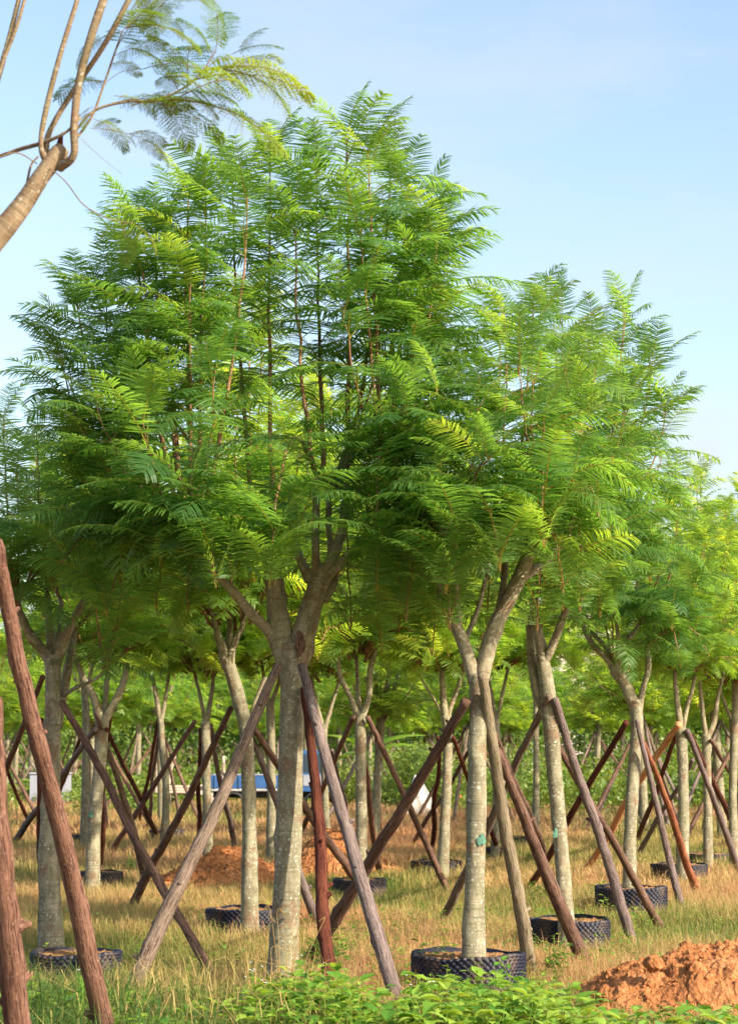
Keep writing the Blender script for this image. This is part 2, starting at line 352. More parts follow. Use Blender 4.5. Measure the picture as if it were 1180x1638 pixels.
def dress(shoots,cen,lod,seed,leafL=.46,gap=.085,start=.22,r0=.016,dens=1.,yellow=0.,lightdir=None):
    """stems and leaves for a list of (base,tip); returns (stem MB, leaf MB)"""
    r_=np.random.default_rng(seed); sm=MB(); lm=MB(); LL=[]
    cen=np.asarray(cen,float)
    for si,(b,t) in enumerate(shoots):
        P=shoot_path(b,t,r_); L=np.concatenate([[0],np.cumsum(np.linalg.norm(np.diff(P,axis=0),axis=1))]); tot=L[-1]
        rr=r0*np.linspace(1,.22,14)*min(1.25,.55+tot/4)
        tube(sm,P,rr,ns=6 if lod!='lo' else 4,k=1,rough=.04,seed=seed*100+si,cap=False)
        s=(start if t[2]>b[2]+.9 else min(start,.12))*tot; az=r_.uniform(0,6.28); sh_t=r_.normal(0,.05)
        T=nrm(np.gradient(P,axis=0))
        while s<tot:
            f=s/tot; p=np.array([np.interp(s,L,P[:,k]) for k in range(3)]); tg=nrm(np.array([np.interp(s,L,T[:,k]) for k in range(3)]))
            top=max(0,(f-.86)/.14)
            out=np.array([p[0]-cen[0],p[1]-cen[1],0.]); ro=np.linalg.norm(out); out=out/(ro+1e-6)
            for half in (0,math.pi):
                if r_.random()>dens: continue
                a_=az+half+r_.normal(0,.18); h=np.array([math.cos(a_),math.sin(a_),0.])
                h=nrm(h+out*min(.75,ro*.55))
                inw=-h.dot(out)
                if inw>.3 and ro>.5 and f<.6 and r_.random()<.5: continue
                el=R(10+34*top+r_.normal(0,9)+10*(f-.5)*2)
                # leaves stand off the stem: add a share of the stem's own direction
                perp=h-tg*h.dot(tg)*.6; d=nrm(perp)*math.cos(el)+np.array([0,0,1.])*math.sin(el)
                ln=leafL*r_.uniform(.8,1.12)*(1-.22*top)*(.8+.2*min(1,f*2))
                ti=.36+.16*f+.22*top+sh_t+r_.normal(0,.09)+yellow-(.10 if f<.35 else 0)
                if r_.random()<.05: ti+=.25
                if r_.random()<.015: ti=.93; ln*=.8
                LL.append((p,d,ln,r_.normal(0,.22),ti))
            az+=math.pi/2+r_.normal(0,.25); s+=gap*r_.uniform(.8,1.2)*(1-.35*top)
        for a_ in r_.uniform(0,6.28,3):                    # young leaves closing the tip
            LL.append((P[-1],np.array([math.cos(a_)*.55,math.sin(a_)*.55,.9]),leafL*r_.uniform(.55,.8),0,.58+yellow+r_.normal(0,.08)))
    place_leaves(lm,LL,lod); return sm,lm
LEAFN=[0]
def px_path(pts,Y):
    P=[at(p[0],p[1],Y+(p[3] if len(p)>3 else 0)) for p in pts]; r=[p[2]/2*(Y+(p[3] if len(p)>3 else 0))/F for p in pts]; return P,r
def make_tree(label,Y,trunk,limbs,tips,lod='hi',seed=1,leafL=.46,cen=None,extra=0,erad=1.2,name='feathery_tree',group='young trees in planter rings',yellow=0.,start=.22,gap=.085,dens=1.,leafmat='leaf',zlow=2.9,ztop=4.9,copycrown=None,cs=1.,rot=0.,r0=.016,zbase=0.,shift=28,drop=50):
    P,r=px_path(trunk,Y); base=P[0].copy(); base[2]=zbase
    P=[np.array([base[0],base[1],-.03])]+P[1:] if P[0][2]<.6 else P
    root=empty(name,base,label,'tree',group)
    mb=MB(); r[0]*=1.22; tube(mb,P,r,ns=18,k=8,rough=.035,knots=6,seed=seed); mb.build('trunk',M['bark'],root)
    ends=[]
    for li,l in enumerate(limbs):
        lp,lr=px_path(l,Y); m=MB(); tube(m,lp,lr,ns=12,k=7,rough=.05,knots=4,seed=seed*10+li,wob=.004); m.build('limb',M['limb'],root)
        if len(l[-1])<5: ends.append(lp[-1])
    if not ends: ends=[P[-1]]
    if copycrown:
        c,(st,fo)=ends,copycrown
        fk=np.mean(ends,axis=0)
        for nm,me in (('stems',st),('foliage',fo)):
            o=bpy.data.objects.new(nm,me); SC.collection.objects.link(o); o.parent=root
            o.location=[float(x) for x in (fk-base)]; o.scale=(cs,cs,cs); o.rotation_euler=(0,0,rot)
        return root
    r_=np.random.default_rng(seed+5); T=[at(t[0],t[1]+shift*max(0.,min(1.,(900-t[1])/500))+(drop if t[1]>780 else 0),Y+t[2]) for t in tips]
    ce=np.mean(ends,axis=0) if cen is None else np.append(at(cen[0],cen[1],Y)[:2],0)
    for _ in range(extra):
        a_=r_.uniform(0,6.28); q=math.sqrt(r_.random()); 
        T.append(np.array([ce[0]+math.cos(a_)*erad*q,ce[1]+math.sin(a_)*erad*q,zlow+(ztop-zlow)*(1-.45*q)*r_.uniform(.55,1)]))
    sh=[]
    for t in T:
        e=min(ends,key=lambda e:np.hypot(e[0]-t[0],(e[1]-t[1])*.8)+.15*r_.random()); sh.append((e,t))
    sm,lm=dress(sh,ce,lod,seed,leafL,gap=gap,start=start,yellow=yellow,dens=dens,r0=r0)
    LEAFN[0]+=sum(len(q) for q in lm.q)
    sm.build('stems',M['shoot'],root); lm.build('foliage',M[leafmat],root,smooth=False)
    return root
def crown_pair(seed,lod,n=17,rad=1.15,h=2.9,leafL=.46,gap=.1,mat='leaf_far',yellow=0.,r0=.015):
    r_=np.random.default_rng(seed); sh=[]
    for i in range(n):
        a_=i*2.4+r_.normal(0,.3); q=math.sqrt((i+.5)/n)*r_.uniform(.85,1.1)
        b=np.array([math.cos(a_)*.22*q,math.sin(a_)*.22*q,r_.uniform(-.1,.15)])
        sh.append((b,np.array([math.cos(a_)*rad*q,math.sin(a_)*rad*q,h*(1-(.55+.3*(i%2))*q*q)*r_.uniform(.82,1.02)])))
    for i in range(8):                       # low outer shoots that hang beside the fork
        a_=i*.785+r_.normal(0,.2); q=r_.uniform(.65,1.)
        sh.append((np.array([math.cos(a_)*.15,math.sin(a_)*.15,0.]),np.array([math.cos(a_)*rad*q,math.sin(a_)*rad*q,r_.uniform(-.15,.55)])))
    sm,lm=dress(sh,(0,0,0),lod,seed,leafL,gap=gap,start=.15,yellow=yellow,r0=r0,dens=.88)
    return sm.mesh('stems',M['shoot']),lm.mesh('foliage',M[mat],smooth=False)
# ------------------------------------------------------------------ ground
def ground_z(x,y): return .05*(fbm(x*.35+9,y*.35+4,3,3)-.5)
gx=np.concatenate([np.linspace(-400,-12,14)[:-1],np.linspace(-12,12,121),np.linspace(12,400,14)[1:]])
gy=np.concatenate([np.linspace(-60,4,8)[:-1],np.linspace(4,40,150),np.linspace(40,900,40)[1:]])
X,Y_=np.meshgrid(gx,gy); Z=ground_z(X,Y_)*(np.abs(X)<12)*(Y_<40)*(Y_>4)
mb=MB(); nx,ny=len(gx),len(gy); i=np.arange(ny-1)[:,None]*nx+np.arange(nx-1)[None]
mb.add(np.column_stack([X.ravel(),Y_.ravel(),Z.ravel()]),np.stack([i,i+1,i+nx+1,i+nx],-1).reshape(-1,4))
g=mb.build('ground',M['ground']); g['kind']='structure'
# ------------------------------------------------------------------ the two big near trees, then the others by row
make_tree('tallest lichen spotted tree in front, its trunk forking into several sawn stubs',13.5,
 [(450,1605,54),(454,1520,46),(460,1400,42),(463,1300,41),(466,1180,39),(468,1090,41),(468,1050,50),(468,1030,50)],
 [[(461,1062,38),(448,1015,38),(441,955,33),(438,915,29),(437,902,22)],
  [(473,1062,40),(488,1005,38),(502,960,34),(512,925,32),(516,905,24)],
  [(446,1032,20),(425,1004,17,-.05),(405,985,16,-.1),(372,945,14,-.2),(340,912,12,-.25),(308,885,10,-.3)],
  [(497,930,18),(478,890,14,.05),(470,850,13,.1),(468,786,16,.1)],
  [(507,925,17),(505,890,13,-.05),(505,840,13,-.05),(505,762,13,-.05)],
  [(513,930,22),(535,885,19,-.05),(548,845,15,-.05),(556,800,17,-.1)],
  [(512,935,19),(550,895,14,-.1),(585,860,15,-.15),(603,835,13,-.18),(614,790,7,-.2),(618,752,5,-.2)],
  [(518,960,14),(535,925,12,.1),(528,880,10,.25),(525,800,9,.3)],
  [(450,960,20,.1),(430,900,16,.35),(410,840,14,.5)]],
 [(558,172,0),(430,215,.1),(372,250,.2),(398,270,-.45),(590,200,-.2),(650,262,.2),(700,330,-.1),(678,375,.3),(250,330,.1),(228,385,-.2),(300,275,.1),(505,235,.45),(625,240,.35),(682,315,.05),(668,420,-.2),(655,345,.65),
  (125,452,.1),(170,440,.3),(98,545,.25),(262,320,.35),(305,395,-.5),(228,650,-1.0),(110,560,.5),(150,690,.5),(548,440,-.75),(680,520,0),(715,640,.3),
  (700,600,-.8),(345,560,-.9),(180,800,-.3),(300,770,-1.1),(765,700,.2),(240,500,.8),(610,450,1.1),
  (220,330,.0),(150,580,-.4),(395,830,-.9),(120,760,.2),(580,330,-.35),(470,300,-.2),(330,300,-.1),(640,890,-.6),(690,950,.1),(345,890,-1.0),(430,890,-1.05),(195,880,.1),(255,850,-.8),(610,990,.6),(130,860,.6),(250,930,.5),(300,930,.2),(170,940,.2),(100,850,.1),(440,890,-.9),(370,880,-.8),(640,960,-.3),(600,900,-.9),(700,850,-.5),(560,960,.5),(650,640,-1.)],
 yellow=-.06,shift=48,seed=3,leafL=.60,cen=(455,0),gap=.155,start=.42,r0=.018)
make_tree('smooth grey tree with a clean V fork, standing in the nearest black ring',12.9,
 [(756,1545,38),(758,1450,32),(762,1300,31),(764,1180,28),(765,1110,30),(766,1080,32)],
 [[(760,1090,24),(742,1032,21),(722,990,18),(706,950,13),(694,905,9)],[(768,1090,26),(785,1022,26),(803,978,25),(830,925,24),(845,886,22)],
  [(732,1005,13),(732,975,11,-.05),(727,920,9,-.1),(722,860,7,-.1)],[(843,890,20),(850,855,13,.05),(862,805,11,.05)],[(835,925,15),(872,898,14,.1),(905,860,10,.2),(918,820,7,.2)],
  [(795,985,12),(806,930,11,.1),(808,870,9,.2)],[(742,1030,9,.1),(768,960,8,.3),(785,880,7,.4)]],
 [(808,470,.1),(850,470,.5),(830,560,-.6),(905,560,.1),(765,620,-.5),(870,650,-.9),(940,640,0),(700,640,.2),(980,720,.3),(780,720,-1.),(700,750,-.4),
  (920,760,-.7),(660,800,.3),(850,520,-.2),(800,520,.9),(960,830,-.2),(660,880,-.3),(730,820,-.9),(900,480,.9),(1000,640,.8),(650,940,-.2),(715,900,-.8),(800,860,-1.0),(690,1000,.5),(870,820,-1.),(930,930,.6),(780,950,.8),(720,960,-.2),(860,960,.4),(900,900,-.4)],
 shift=50,seed=11,leafL=.54,cen=(815,0),gap=.15,start=.36,yellow=-.07)
make_tree('mottled tree leaning left out of the low ring behind the brown leaning pole',15.7,
 [(908,1470,25),(900,1400,24),(892,1300,23),(886,1230,24),(880,1150,26),(873,1090,24),(866,1045,20)],
 [[(882,1180,14),(858,1100,16,.05),(850,1045,15,.1),(846,1000,12,.1)],[(868,1055,19),(858,1000,15),(850,955,11)],[(870,1060,14),(895,1000,12,-.1),(915,940,9,-.1)]],
 [(885,458,.1),(998,468,0),(1040,545,.2),(950,520,-.3),(1065,625,0),(1055,720,-.2),(1000,600,-.6),(935,610,.6),(1010,700,-.9),(1045,800,.1),(960,760,-.8),(900,560,.7),(880,850,-.7),(980,850,-.4),(1040,880,.1),(930,900,-.7),(985,540,.6),(900,930,-.4),(960,940,-.4),(860,980,.3)],
 shift=50,seed=21,leafL=.54,cen=(950,0),gap=.15,lod='hi',yellow=-.07)
make_tree('forked tree with dark lichen bark in the ring between two crossing poles on the right',19.3,
 [(1006,1425,21),(1007,1350,20),(1011,1260,20),(1016,1190,19),(1018,1155,20),(1014,1120,22)],
 [[(1016,1135,20),(1002,1100,19),(988,1078,19),(980,1062,17)],[(1018,1150,14),(1028,1100,10),(1036,1070,10),(1034,1038,9)],
  [(982,1070,10),(962,1045,10),(945,1028,10),(922,985,6)],[(985,1070,10),(967,1035,8,.1),(940,1005,7,.2)],[(986,1072,10),(994,1040,8),(1010,1015,8),(1022,1000,8)],[(984,1070,8),(988,1030,7,-.1),(986,985,5,-.1)]],
 [(1088,768,0),(1015,800,.2),(1128,820,.3),(960,850,.1),(1060,850,-.6),(1110,890,-.4),(1000,890,-.7),(930,900,.2),(1140,940,.2),(1075,960,-.7),(980,930,-.5),(1040,820,.7),(1130,1000,-.2),(1090,1040,-.5),(960,950,.7),(1100,850,.9)],
 seed=31,leafL=.52,lod='hi',cen=(1030,0),yellow=-.06,gap=.145)
make_tree('sturdy tree on the far left with a ring shaped scar below its fork',15.2,
 [(84,1530,38),(81,1450,36),(79,1380,33),(82,1260,29),(84,1165,27),(84,1158,30),(85,1145,26),(85,1085,25),(86,1050,30)],
 [[(82,1060,18),(62,1030,15),(40,1000,13),(22,950,10)],[(84,1060,14),(80,1010,12,.1),(76,950,10,.1)],[(90,1060,20),(105,1020,16,-.05),(128,975,13,-.1),(148,940,10,-.1)],
  [(92,1165,15,.1),(103,1100,15,.15),(113,1050,14,.2),(120,1010,10,.3)],[(104,1112,7,.1),(122,1100,6,0),(145,1090,5,-.1),(168,1076,4,-.1)],[(86,1060,12),(93,1010,10,.3),(98,960,8,.4)],[(72,1045,8),(45,1020,7,-.2),(30,970,6,-.3)]],
 [(8,662,.1),(60,680,.3),(-60,650,.2),(115,690,.2),(150,760,-.3),(30,760,-.7),(-40,760,-.4),(80,800,-.9),(10,850,-.9),(130,850,-.6),(60,740,.9),(-90,850,0),(150,900,-.3),(200,850,.3),(90,900,-.8),(190,960,0),(-20,900,-.6),(210,780,.8),(230,930,.5)],
 seed=41,leafL=.52,lod='hi',cen=(70,0),yellow=.0,gap=.145,shift=25)
cpA=crown_pair(51,'mid',18,1.25,2.9,.50,.125); cpB=crown_pair(52,'mid',17,1.15,2.7,.50,.125,yellow=.0); cpC=crown_pair(53,'mid',19,1.3,3.0,.50,.105,yellow=.0)
CP=[cpA,cpB,cpC]
def tr(label,Y,trunk,limbs,k,cs=1.,rot=0.,**kw): return make_tree(label,Y,trunk,limbs,[],copycrown=CP[k],cs=cs,rot=rot,seed=int(Y*10)+k,**kw)
tr('bent pale tree behind the long left prop, rising from a black ring',16.7,[(400,1465,25),(399,1350,23),(397,1240,22),(393,1165,22),(380,1110,23),(367,1065,21)],
 [[(367,1072,19),(355,1035,15),(345,1000,9),(335,960,7)],[(368,1068,15),(372,1035,12),(388,1000,8),(398,960,6)],[(395,1180,14),(408,1130,11,.1),(425,1085,9,.2)],[(362,1050,12),(368,1010,10,.2),(365,960,8,.3)]],0,.95,.3)
tr('slanting pale tree with a wide V fork beside a dark pole on the left',21.4,[(148,1402,21),(152,1320,20),(160,1220,20),(164,1150,22)],
 [[(162,1160,16),(150,1115,13),(132,1080,10),(118,1040,8)],[(166,1158,15),(180,1130,13),(196,1098,11),(204,1060,8)],[(164,1155,10),(170,1110,8,.2),(172,1060,7,.3)]],1,1.0,1.2)
tr('thin pale tree behind the slanting V forked tree',30,[(136,1340,13),(137,1240,12),(138,1150,12),(136,1110,11)],[[(136,1115,10),(130,1080,7),(120,1050,5)],[(137,1115,9),(145,1080,6),(152,1050,4)]],2,1.,2.2)
tr('green tinged tree with a knobby dark fork, just right of the centre pole',20.4,[(579,1412,20),(578,1320,18),(577,1230,17),(576,1170,17),(575,1142,21)],
 [[(572,1150,12),(562,1120,9),(546,1085,8),(538,1045,7)],[(578,1150,12),(590,1115,9),(592,1070,9),(602,1035,7)],[(575,1145,9),(572,1100,7,.2),(570,1050,6,.3)]],2,.98,.7)
tr('straight grey tree in a ring behind the long brown crossing pole',23.4,[(706,1380,19),(711,1320,17),(714,1260,16),(716,1180,15),(713,1145,18)],
 [[(713,1150,13),(708,1110,11),(706,1070,8)],[(710,1150,5),(692,1115,4),(668,1078,3)],[(715,1150,9),(728,1110,7),(742,1070,6)]],1,1.0,2.9)
tr('slim tree glimpsed between the pale bent tree and the tallest trunk',27,[(434,1352,15),(434,1280,14),(434,1200,14),(432,1125,13)],[[(432,1130,8),(424,1095,6),(418,1060,5)],[(433,1130,8),(446,1090,6),(452,1050,5)]],0,1.,3.9)
tr('slim tree with a crooked stem standing beyond the hedge side of the left poles',31,[(262,1328,11),(266,1270,11),(260,1200,11),(257,1150,10)],[[(257,1155,9),(251,1120,8),(244,1080,6)],[(258,1155,8),(266,1110,6),(272,1070,5)]],1,1.,5.)
tr('greenish tree standing in front of the blue truck bed',27,[(333,1348,15),(331,1280,14),(330,1210,14),(329,1155,15)],[[(329,1160,8),(322,1120,6),(312,1080,5)],[(331,1160,9),(338,1115,7),(343,1070,5)]],2,1.,.2)
tr('slim tree right behind the front grey prop, near the truck cab',27,[(523,1340,14),(520,1280,12),(518,1200,12),(518,1160,12)],[[(518,1170,8),(530,1130,6),(545,1080,5)],[(518,1170,8),(505,1120,6),(498,1080,5)]],0,1.,1.)
tr('stocky tree in the ring to the right of the peeled orange pole',23,[(1090,1390,19),(1092,1300,18),(1091,1220,17),(1088,1165,19)],[[(1088,1170,12),(1082,1120,9),(1078,1070,7)],[(1090,1170,9),(1100,1125,7),(1112,1080,6)]],1,.72,4.4)
tr('tree with a crooked dark side limb in the small ring at the right',25,[(1131,1372,15),(1131,1290,14),(1129,1200,14),(1128,1175,15)],[[(1128,1185,10),(1140,1160,9),(1146,1120,7),(1158,1070,5)],[(1128,1180,8),(1122,1130,7),(1118,1080,6)]],2,.8,2.)
tr('tree cut by the right edge of the view with a dark knobby fork',26,[(1173,1362,14),(1171,1280,13),(1173,1200,13),(1174,1150,17)],[[(1174,1155,9),(1175,1120,11),(1173,1080,9)],[(1172,1160,6),(1160,1130,5),(1150,1100,4)]],0,.8,3.)
tr('thin tree seen between the greenish prop and the leaning mottled tree',32,[(856,1322,10),(857,1240,10),(857,1150,9),(857,1120,9)],[[(857,1125,7),(850,1095,5),(845,1060,4)],[(857,1125,7),(866,1090,5),(872,1060,4)]],2,1.,1.5)
tr('slim tree half hidden by the smooth grey V forked trunk',28,[(791,1345,12),(793,1270,11),(794,1190,11),(793,1150,11)],[[(793,1155,7),(785,1110,6),(778,1070,5)],[(794,1155,7),(803,1110,6),(812,1070,5)]],1,1.,.8)
# ------------------------------------------------------------------ planter rings
def ring(px,py,r,h,label,tuft=False,seed=0,cls='ring'):
    """px,py: where the middle of the rim is seen"""
    c=gnd(px,py,h); c[2]=0; root=empty('planter_ring',c,label,'planter ring','black dimpled planter rings round the trees')
    r_=np.random.default_rng(seed); h=h+.035; na=int(2*math.pi*r/.034); nz=max(4,int(round(h/.034))); mb=MB()
    A=np.linspace(0,2*math.pi,na,endpoint=False); wav=1+.012*np.sin(2*A+seed)+.008*np.sin(5*A+seed*2); top=h*(1+.035*np.sin(2*A+seed*3)+.02*np.sin(7*A))
    V=[]; na=int(2*math.pi*r/.0085); nz=int((h+.02)/.0085); A=np.linspace(0,2*math.pi,na,endpoint=False); cells=round(2*math.pi*r/.042)
    wav=1+.012*np.sin(2*A+seed)+.008*np.sin(5*A+seed*2); top=h*(1+.035*np.sin(2*A+seed*3)+.02*np.sin(7*A))
    for k in range(nz+1):
        z=-.02+(top+.02)*k/nz; zz=math.pi*(k/nz)*(h+.02)/.020
        d=np.cos(A*cells*.5+zz*.5)*np.cos(A*cells*.5-zz*.5) if cells%2==0 else np.cos(A*(cells+1)*.5+zz*.5)*np.cos(A*(cells+1)*.5-zz*.5)
        f=r*wav+.024*np.abs(d)*(0 if k==nz else 1)
        V.append(np.column_stack([c[0]+np.cos(A)*f,c[1]+np.sin(A)*f,z]))
    i=np.arange(nz)[:,None]*na; j=np.arange(na)[None]; j2=(j+1)%na
    mb.add(np.concatenate(V),np.stack([i+j,i+j2,i+na+j2,i+na+j],-1).reshape(-1,4))
    ri=r*.965; a1=np.column_stack([c[0]+np.cos(A)*r*wav,c[1]+np.sin(A)*r*wav,top]); a2=np.column_stack([c[0]+np.cos(A)*ri*wav,c[1]+np.sin(A)*ri*wav,top]); a3=a2*[1,1,0]
    j=np.arange(na); j2=(j+1)%na
    mb.add(np.vstack([a1,a2,a3]),np.vstack([np.stack([j,j2,j2+na,j+na],-1),np.stack([j+na,j2+na,j2+2*na,j+2*na],-1)]))
    mb.build('rim_wall',M['ring'],root)
    mb=MB(); nr=9; P=[[c[0],c[1],h*.93]]; 
    for k in range(1,nr+1):
        f=k/nr; aa=np.linspace(0,2*math.pi,48,endpoint=False)
        P+=list(np.column_stack([c[0]+np.cos(aa)*ri*f*.995,c[1]+np.sin(aa)*ri*f*.995,h*(.94-.05*f)+r_.normal(0,.008,48)]))
    q=[(1+(k-1)*48+j,1+(k-1)*48+(j+1)%48,1+k*48+(j+1)%48,1+k*48+j) for k in range(1,nr) for j in range(48)]
    mb.add(P,q,[(0,1+j,1+(j+1)%48) for j in range(48)]); mb.build('soil',M['soil'],root)
    return root
RINGS=[(748,1533,.325,.215,'nearest and tallest black planter ring, round the smooth grey V forked tree',1),(908,1476,.29,.18,'black planter ring with grassy top crossed by the brown leaning pole',2),
 (1009,1424,.305,.20,'black planter ring round the dark lichen forked tree behind two crossing poles',3),(1085,1386,.30,.16,'black planter ring round the stocky tree right of the orange pole',4),
 (1133,1369,.28,.10,'small low black planter ring round the tree with the crooked side limb',5),(390,1459,.29,.17,'black planter ring round the bent pale tree left of the tallest trunk',6),
 (122,1530,.27,.16,'shaded black planter ring half sunk in weeds beside the far left tree',7),(158,1399,.24,.13,'black planter ring under the slanting V forked tree',8),
 (575,1411,.25,.13,'black planter ring round the green tinged tree near the centre',9),(697,1381,.28,.13,'low black planter ring with grass inside, round the straight grey tree',10),
 (125,1337,.27,.12,'little black planter ring round the thin pale tree on the left',11),(268,1330,.27,.14,'grassy planter ring round the slim crooked tree on the left',12),
 (791,1358,.2,.1,'tiny dark planter ring behind the V forked trunk',13),(835,1342,.26,.1,'tiny dark planter ring beyond the mottled leaning tree',14)]
for (px,py,r,h,lb,s) in RINGS: ring(px,py,r,h,lb,seed=s)
# ------------------------------------------------------------------ props: bare poles leaning on the trunks
def prop(label,top,Yt,bot,wt_,wb_,mat,kn=5,seed=0,bend=.01,name='prop_pole',Yb=None):
    b=gnd(*bot) if Yb is None else at(bot[0],bot[1],Yb); t=at(top[0],top[1],Yt); Yb=b[1]
    r_=np.random.default_rng(900+seed); side=np.cross(t-b,[0,1,0]); side/=np.linalg.norm(side)
    m=[b+(t-b)*u+side*bend*math.sin(math.pi*u*r_.uniform(.8,1.6))*r_.choice([-1,1]) for u in (.0,.25,.5,.75,1.)]
    b2=b-(t-b)/np.linalg.norm(t-b)*.08; m[0]=b2
    rb,rt=wb_/2*Yb/F*.93,wt_/2*Yt/F*.93
    mb=MB(); tube(mb,m,[rb+(rt-rb)*u for u in (0,.25,.5,.75,1)],ns=16,k=22,rough=.028,knots=kn,seed=900+seed,wob=.004)
    for _ in range(kn if Yb<20 else 0):            # sawn side stubs
        u=r_.uniform(.08,.92); c=b+(t-b)*u; rr_=rb+(rt-rb)*u; a_=r_.uniform(0,6.28); d=nrm(np.array([math.cos(a_),math.sin(a_)*.7,r_.uniform(.3,.9)])); q=r_.uniform(.25,.42)*rr_
        tube(mb,[c+d*rr_*.5,c+d*rr_*1.15,c+d*rr_*r_.uniform(1.35,1.9)],[q*1.5,q,q*.85],ns=7,k=2,rough=.12,seed=int(u*999))
    o=mb.build(name,PM[mat],loc=[b[0],b[1],0]); return tag(o,label,'prop pole','prop poles leaning on the trunks')
PR=[
('thick red brown pole crossing the left edge of the view, nearest but one',(-12,868),8.9,(178,1700),26,36,'red',9),
('thickest pole of all, a pale red one cut by the lower left corner',(-16,1120),8.0,(47,1800),32,50,'red',6),
('long grey brown knotty pole leaning from lower left against the tallest trunk',(446,1064),13.35,(206,1600),15,30,'grey',9),
('straight lilac grey pole leaning right to left against the tallest trunk',(481,1064),13.3,(640,1614),16,27,'violet',5),
('dark red upright pole with an orange knot, right behind the tallest trunk',(487,1100),13.4,(531,1592),14,25,'dark',5),
('reddish grey pole from the far left tree, crossing behind the long grey brown pole',(99,1122),15.1,(338,1556),12,17,'brown',5),
('long mottled brown pole from the V forked tree down to the left of centre',(746,1120),12.8,(488,1545),16,23,'brown',8),
('dark thin pole passing behind the upright dark red pole at centre',(408,1166),16.7,(603,1462),11,16,'brown',5),
('thin pole glimpsed left and right of the tallest trunk, lit near its top',(404,1175),16.8,(508,1478),10,16,'violet',4),
('crooked olive grey pole with smooth bark, right side of the V forked tree',(771,1078),12.72,(848,1568),17,25,'olive',7),
('heavy dark brown pole leaning across the grassy topped planter ring',(794,1200),13.1,(940,1552),14,27,'brown',5),
('thin brown pole just behind the heavy dark brown one',(790,1172),13.3,(872,1370),11,13,'brown',3),
('violet grey pole with sawn top against the mottled leaning tree',(886,1118),15.6,(1012,1512),13,19,'violet',5),
('slender dark red pole behind the violet grey one, foot out in dry grass',(888,1182),15.8,(1056,1486),10,15,'brown',4),
('pale tan pole with a cut side stub, leaning from left on the mottled tree',(877,1112),15.6,(702,1482),12,15,'grey',5),
('dark brown pole crossing two others from the forked lichen tree to the left',(1002,1156),19.2,(843,1424),10,12,'dark',3),
('violet grey pole with its foot near the right heap, from the forked lichen tree',(1019,1152),19.1,(1091,1456),8,14,'violet',4),
('rust red pole with a knobby lower end, right of the forked lichen tree',(1026,1178),19.3,(1117,1432),8,15,'rust',6),
('bright peeled orange pole leaning down to the left',(1083,1157),22.9,(933,1396),11,12,'orange',4),
('dark slim pole under the bright peeled orange pole',(1079,1178),23.1,(1018,1348),8,9,'dark',2),
('smooth violet pole to the right of the stocky ringed tree',(1098,1168),22.9,(1183,1402),9,12,'violet',3),
('rust dark pole beside the smooth violet one, reaching the right edge',(1103,1178),23.1,(1186,1352),8,11,'dark',3),
('short brown pole running out of the view at the far right',(1137,1184),24.9,(1198,1285),7,9,'brown',2),
('pale thin pole crossing behind the forked lichen tree to the left',(1108,1215),25.4,(1017,1374),7,9,'violet',2),
('smooth brown pole from the knobby fork down to the right of centre',(585,1148),20.3,(717,1430),9,12,'brown',4),
('reddish upright pole beside the green tinged tree near the centre',(582,1195),20.6,(609,1404),8,12,'red',4),
('brownish pole leaning left from the green tinged tree',(563,1146),20.3,(470,1360),9,9,'brown',3),
('dark red thin pole left of the straight grey tree',(704,1180),23.4,(690,1362),7,9,'dark',2),
('thin dark pole running right from the straight grey tree',(724,1180),23.3,(800,1372),7,9,'dark',2),
('thin pole with its foot left of the straight grey tree ring',(778,1150),27.5,(657,1358),6,8,'brown',2),
('dark pole leaning left from the bent pale tree down to the grass',(372,1134),16.8,(209,1456),10,16,'brown',5),
('thin dark pole under the first crown left of the truck, leaning left',(311,1154),26.8,(170,1372),8,10,'brown',3),
('dark red upright pole in front of the truck tail',(319,1165),27.2,(318,1344),7,9,'dark',2),
('grey pole crossing the truck bed down to the right',(336,1160),27.1,(376,1362),8,10,'violet',2),
('dark pole beside the crooked slim tree, nearly upright',(254,1152),31.,(222,1318),6,7,'dark',2),
('pale pole beside the crooked slim tree, nearly upright',(256,1156),31.2,(236,1330),6,7,'violet',2),
('thin dark pole crossing rightwards between the two left forks',(168,1165),21.3,(256,1342),7,9,'dark',2),
('lit reddish pole from the wide V fork down to the right',(157,1138),21.1,(233,1408),8,14,'grey',3),
('dark knobby upright pole behind the slanting V forked tree',(174,1142),21.9,(156,1392),9,16,'dark',5),
('grey pole from the wide V fork down to the lower left',(151,1164),21.2,(24,1348),9,12,'violet',4),
('short red pole high on the far left, crossing the thick red one',(68,1082),15.5,(-60,1420),9,13,'red',2),
('thin dark pole low on the far left in the dry grass',(-5,1195),30.,(51,1322),6,7,'dark',1),
('dark thin pole behind the thin pale tree on the left',(133,1165),30.,(78,1322),6,8,'dark',1),
('black upright pole tight against the far left trunk',(68,1150),15.6,(66,1510),10,14,'dark',2),
('lilac thin pole right of the truck cab',(530,1200),27.,(566,1345),6,8,'violet',2),
('thin dark pole crossing from the slim tree by the truck cab',(518,1262),27.3,(556,1322),6,7,'dark',1)]
for i_,(lb,t_,yt,b_,w1,w2,mt,kn) in enumerate(PR): prop(lb,t_,yt,b_,w1,w2,mt,kn,seed=i_,bend=.012 if yt<20 else .02)

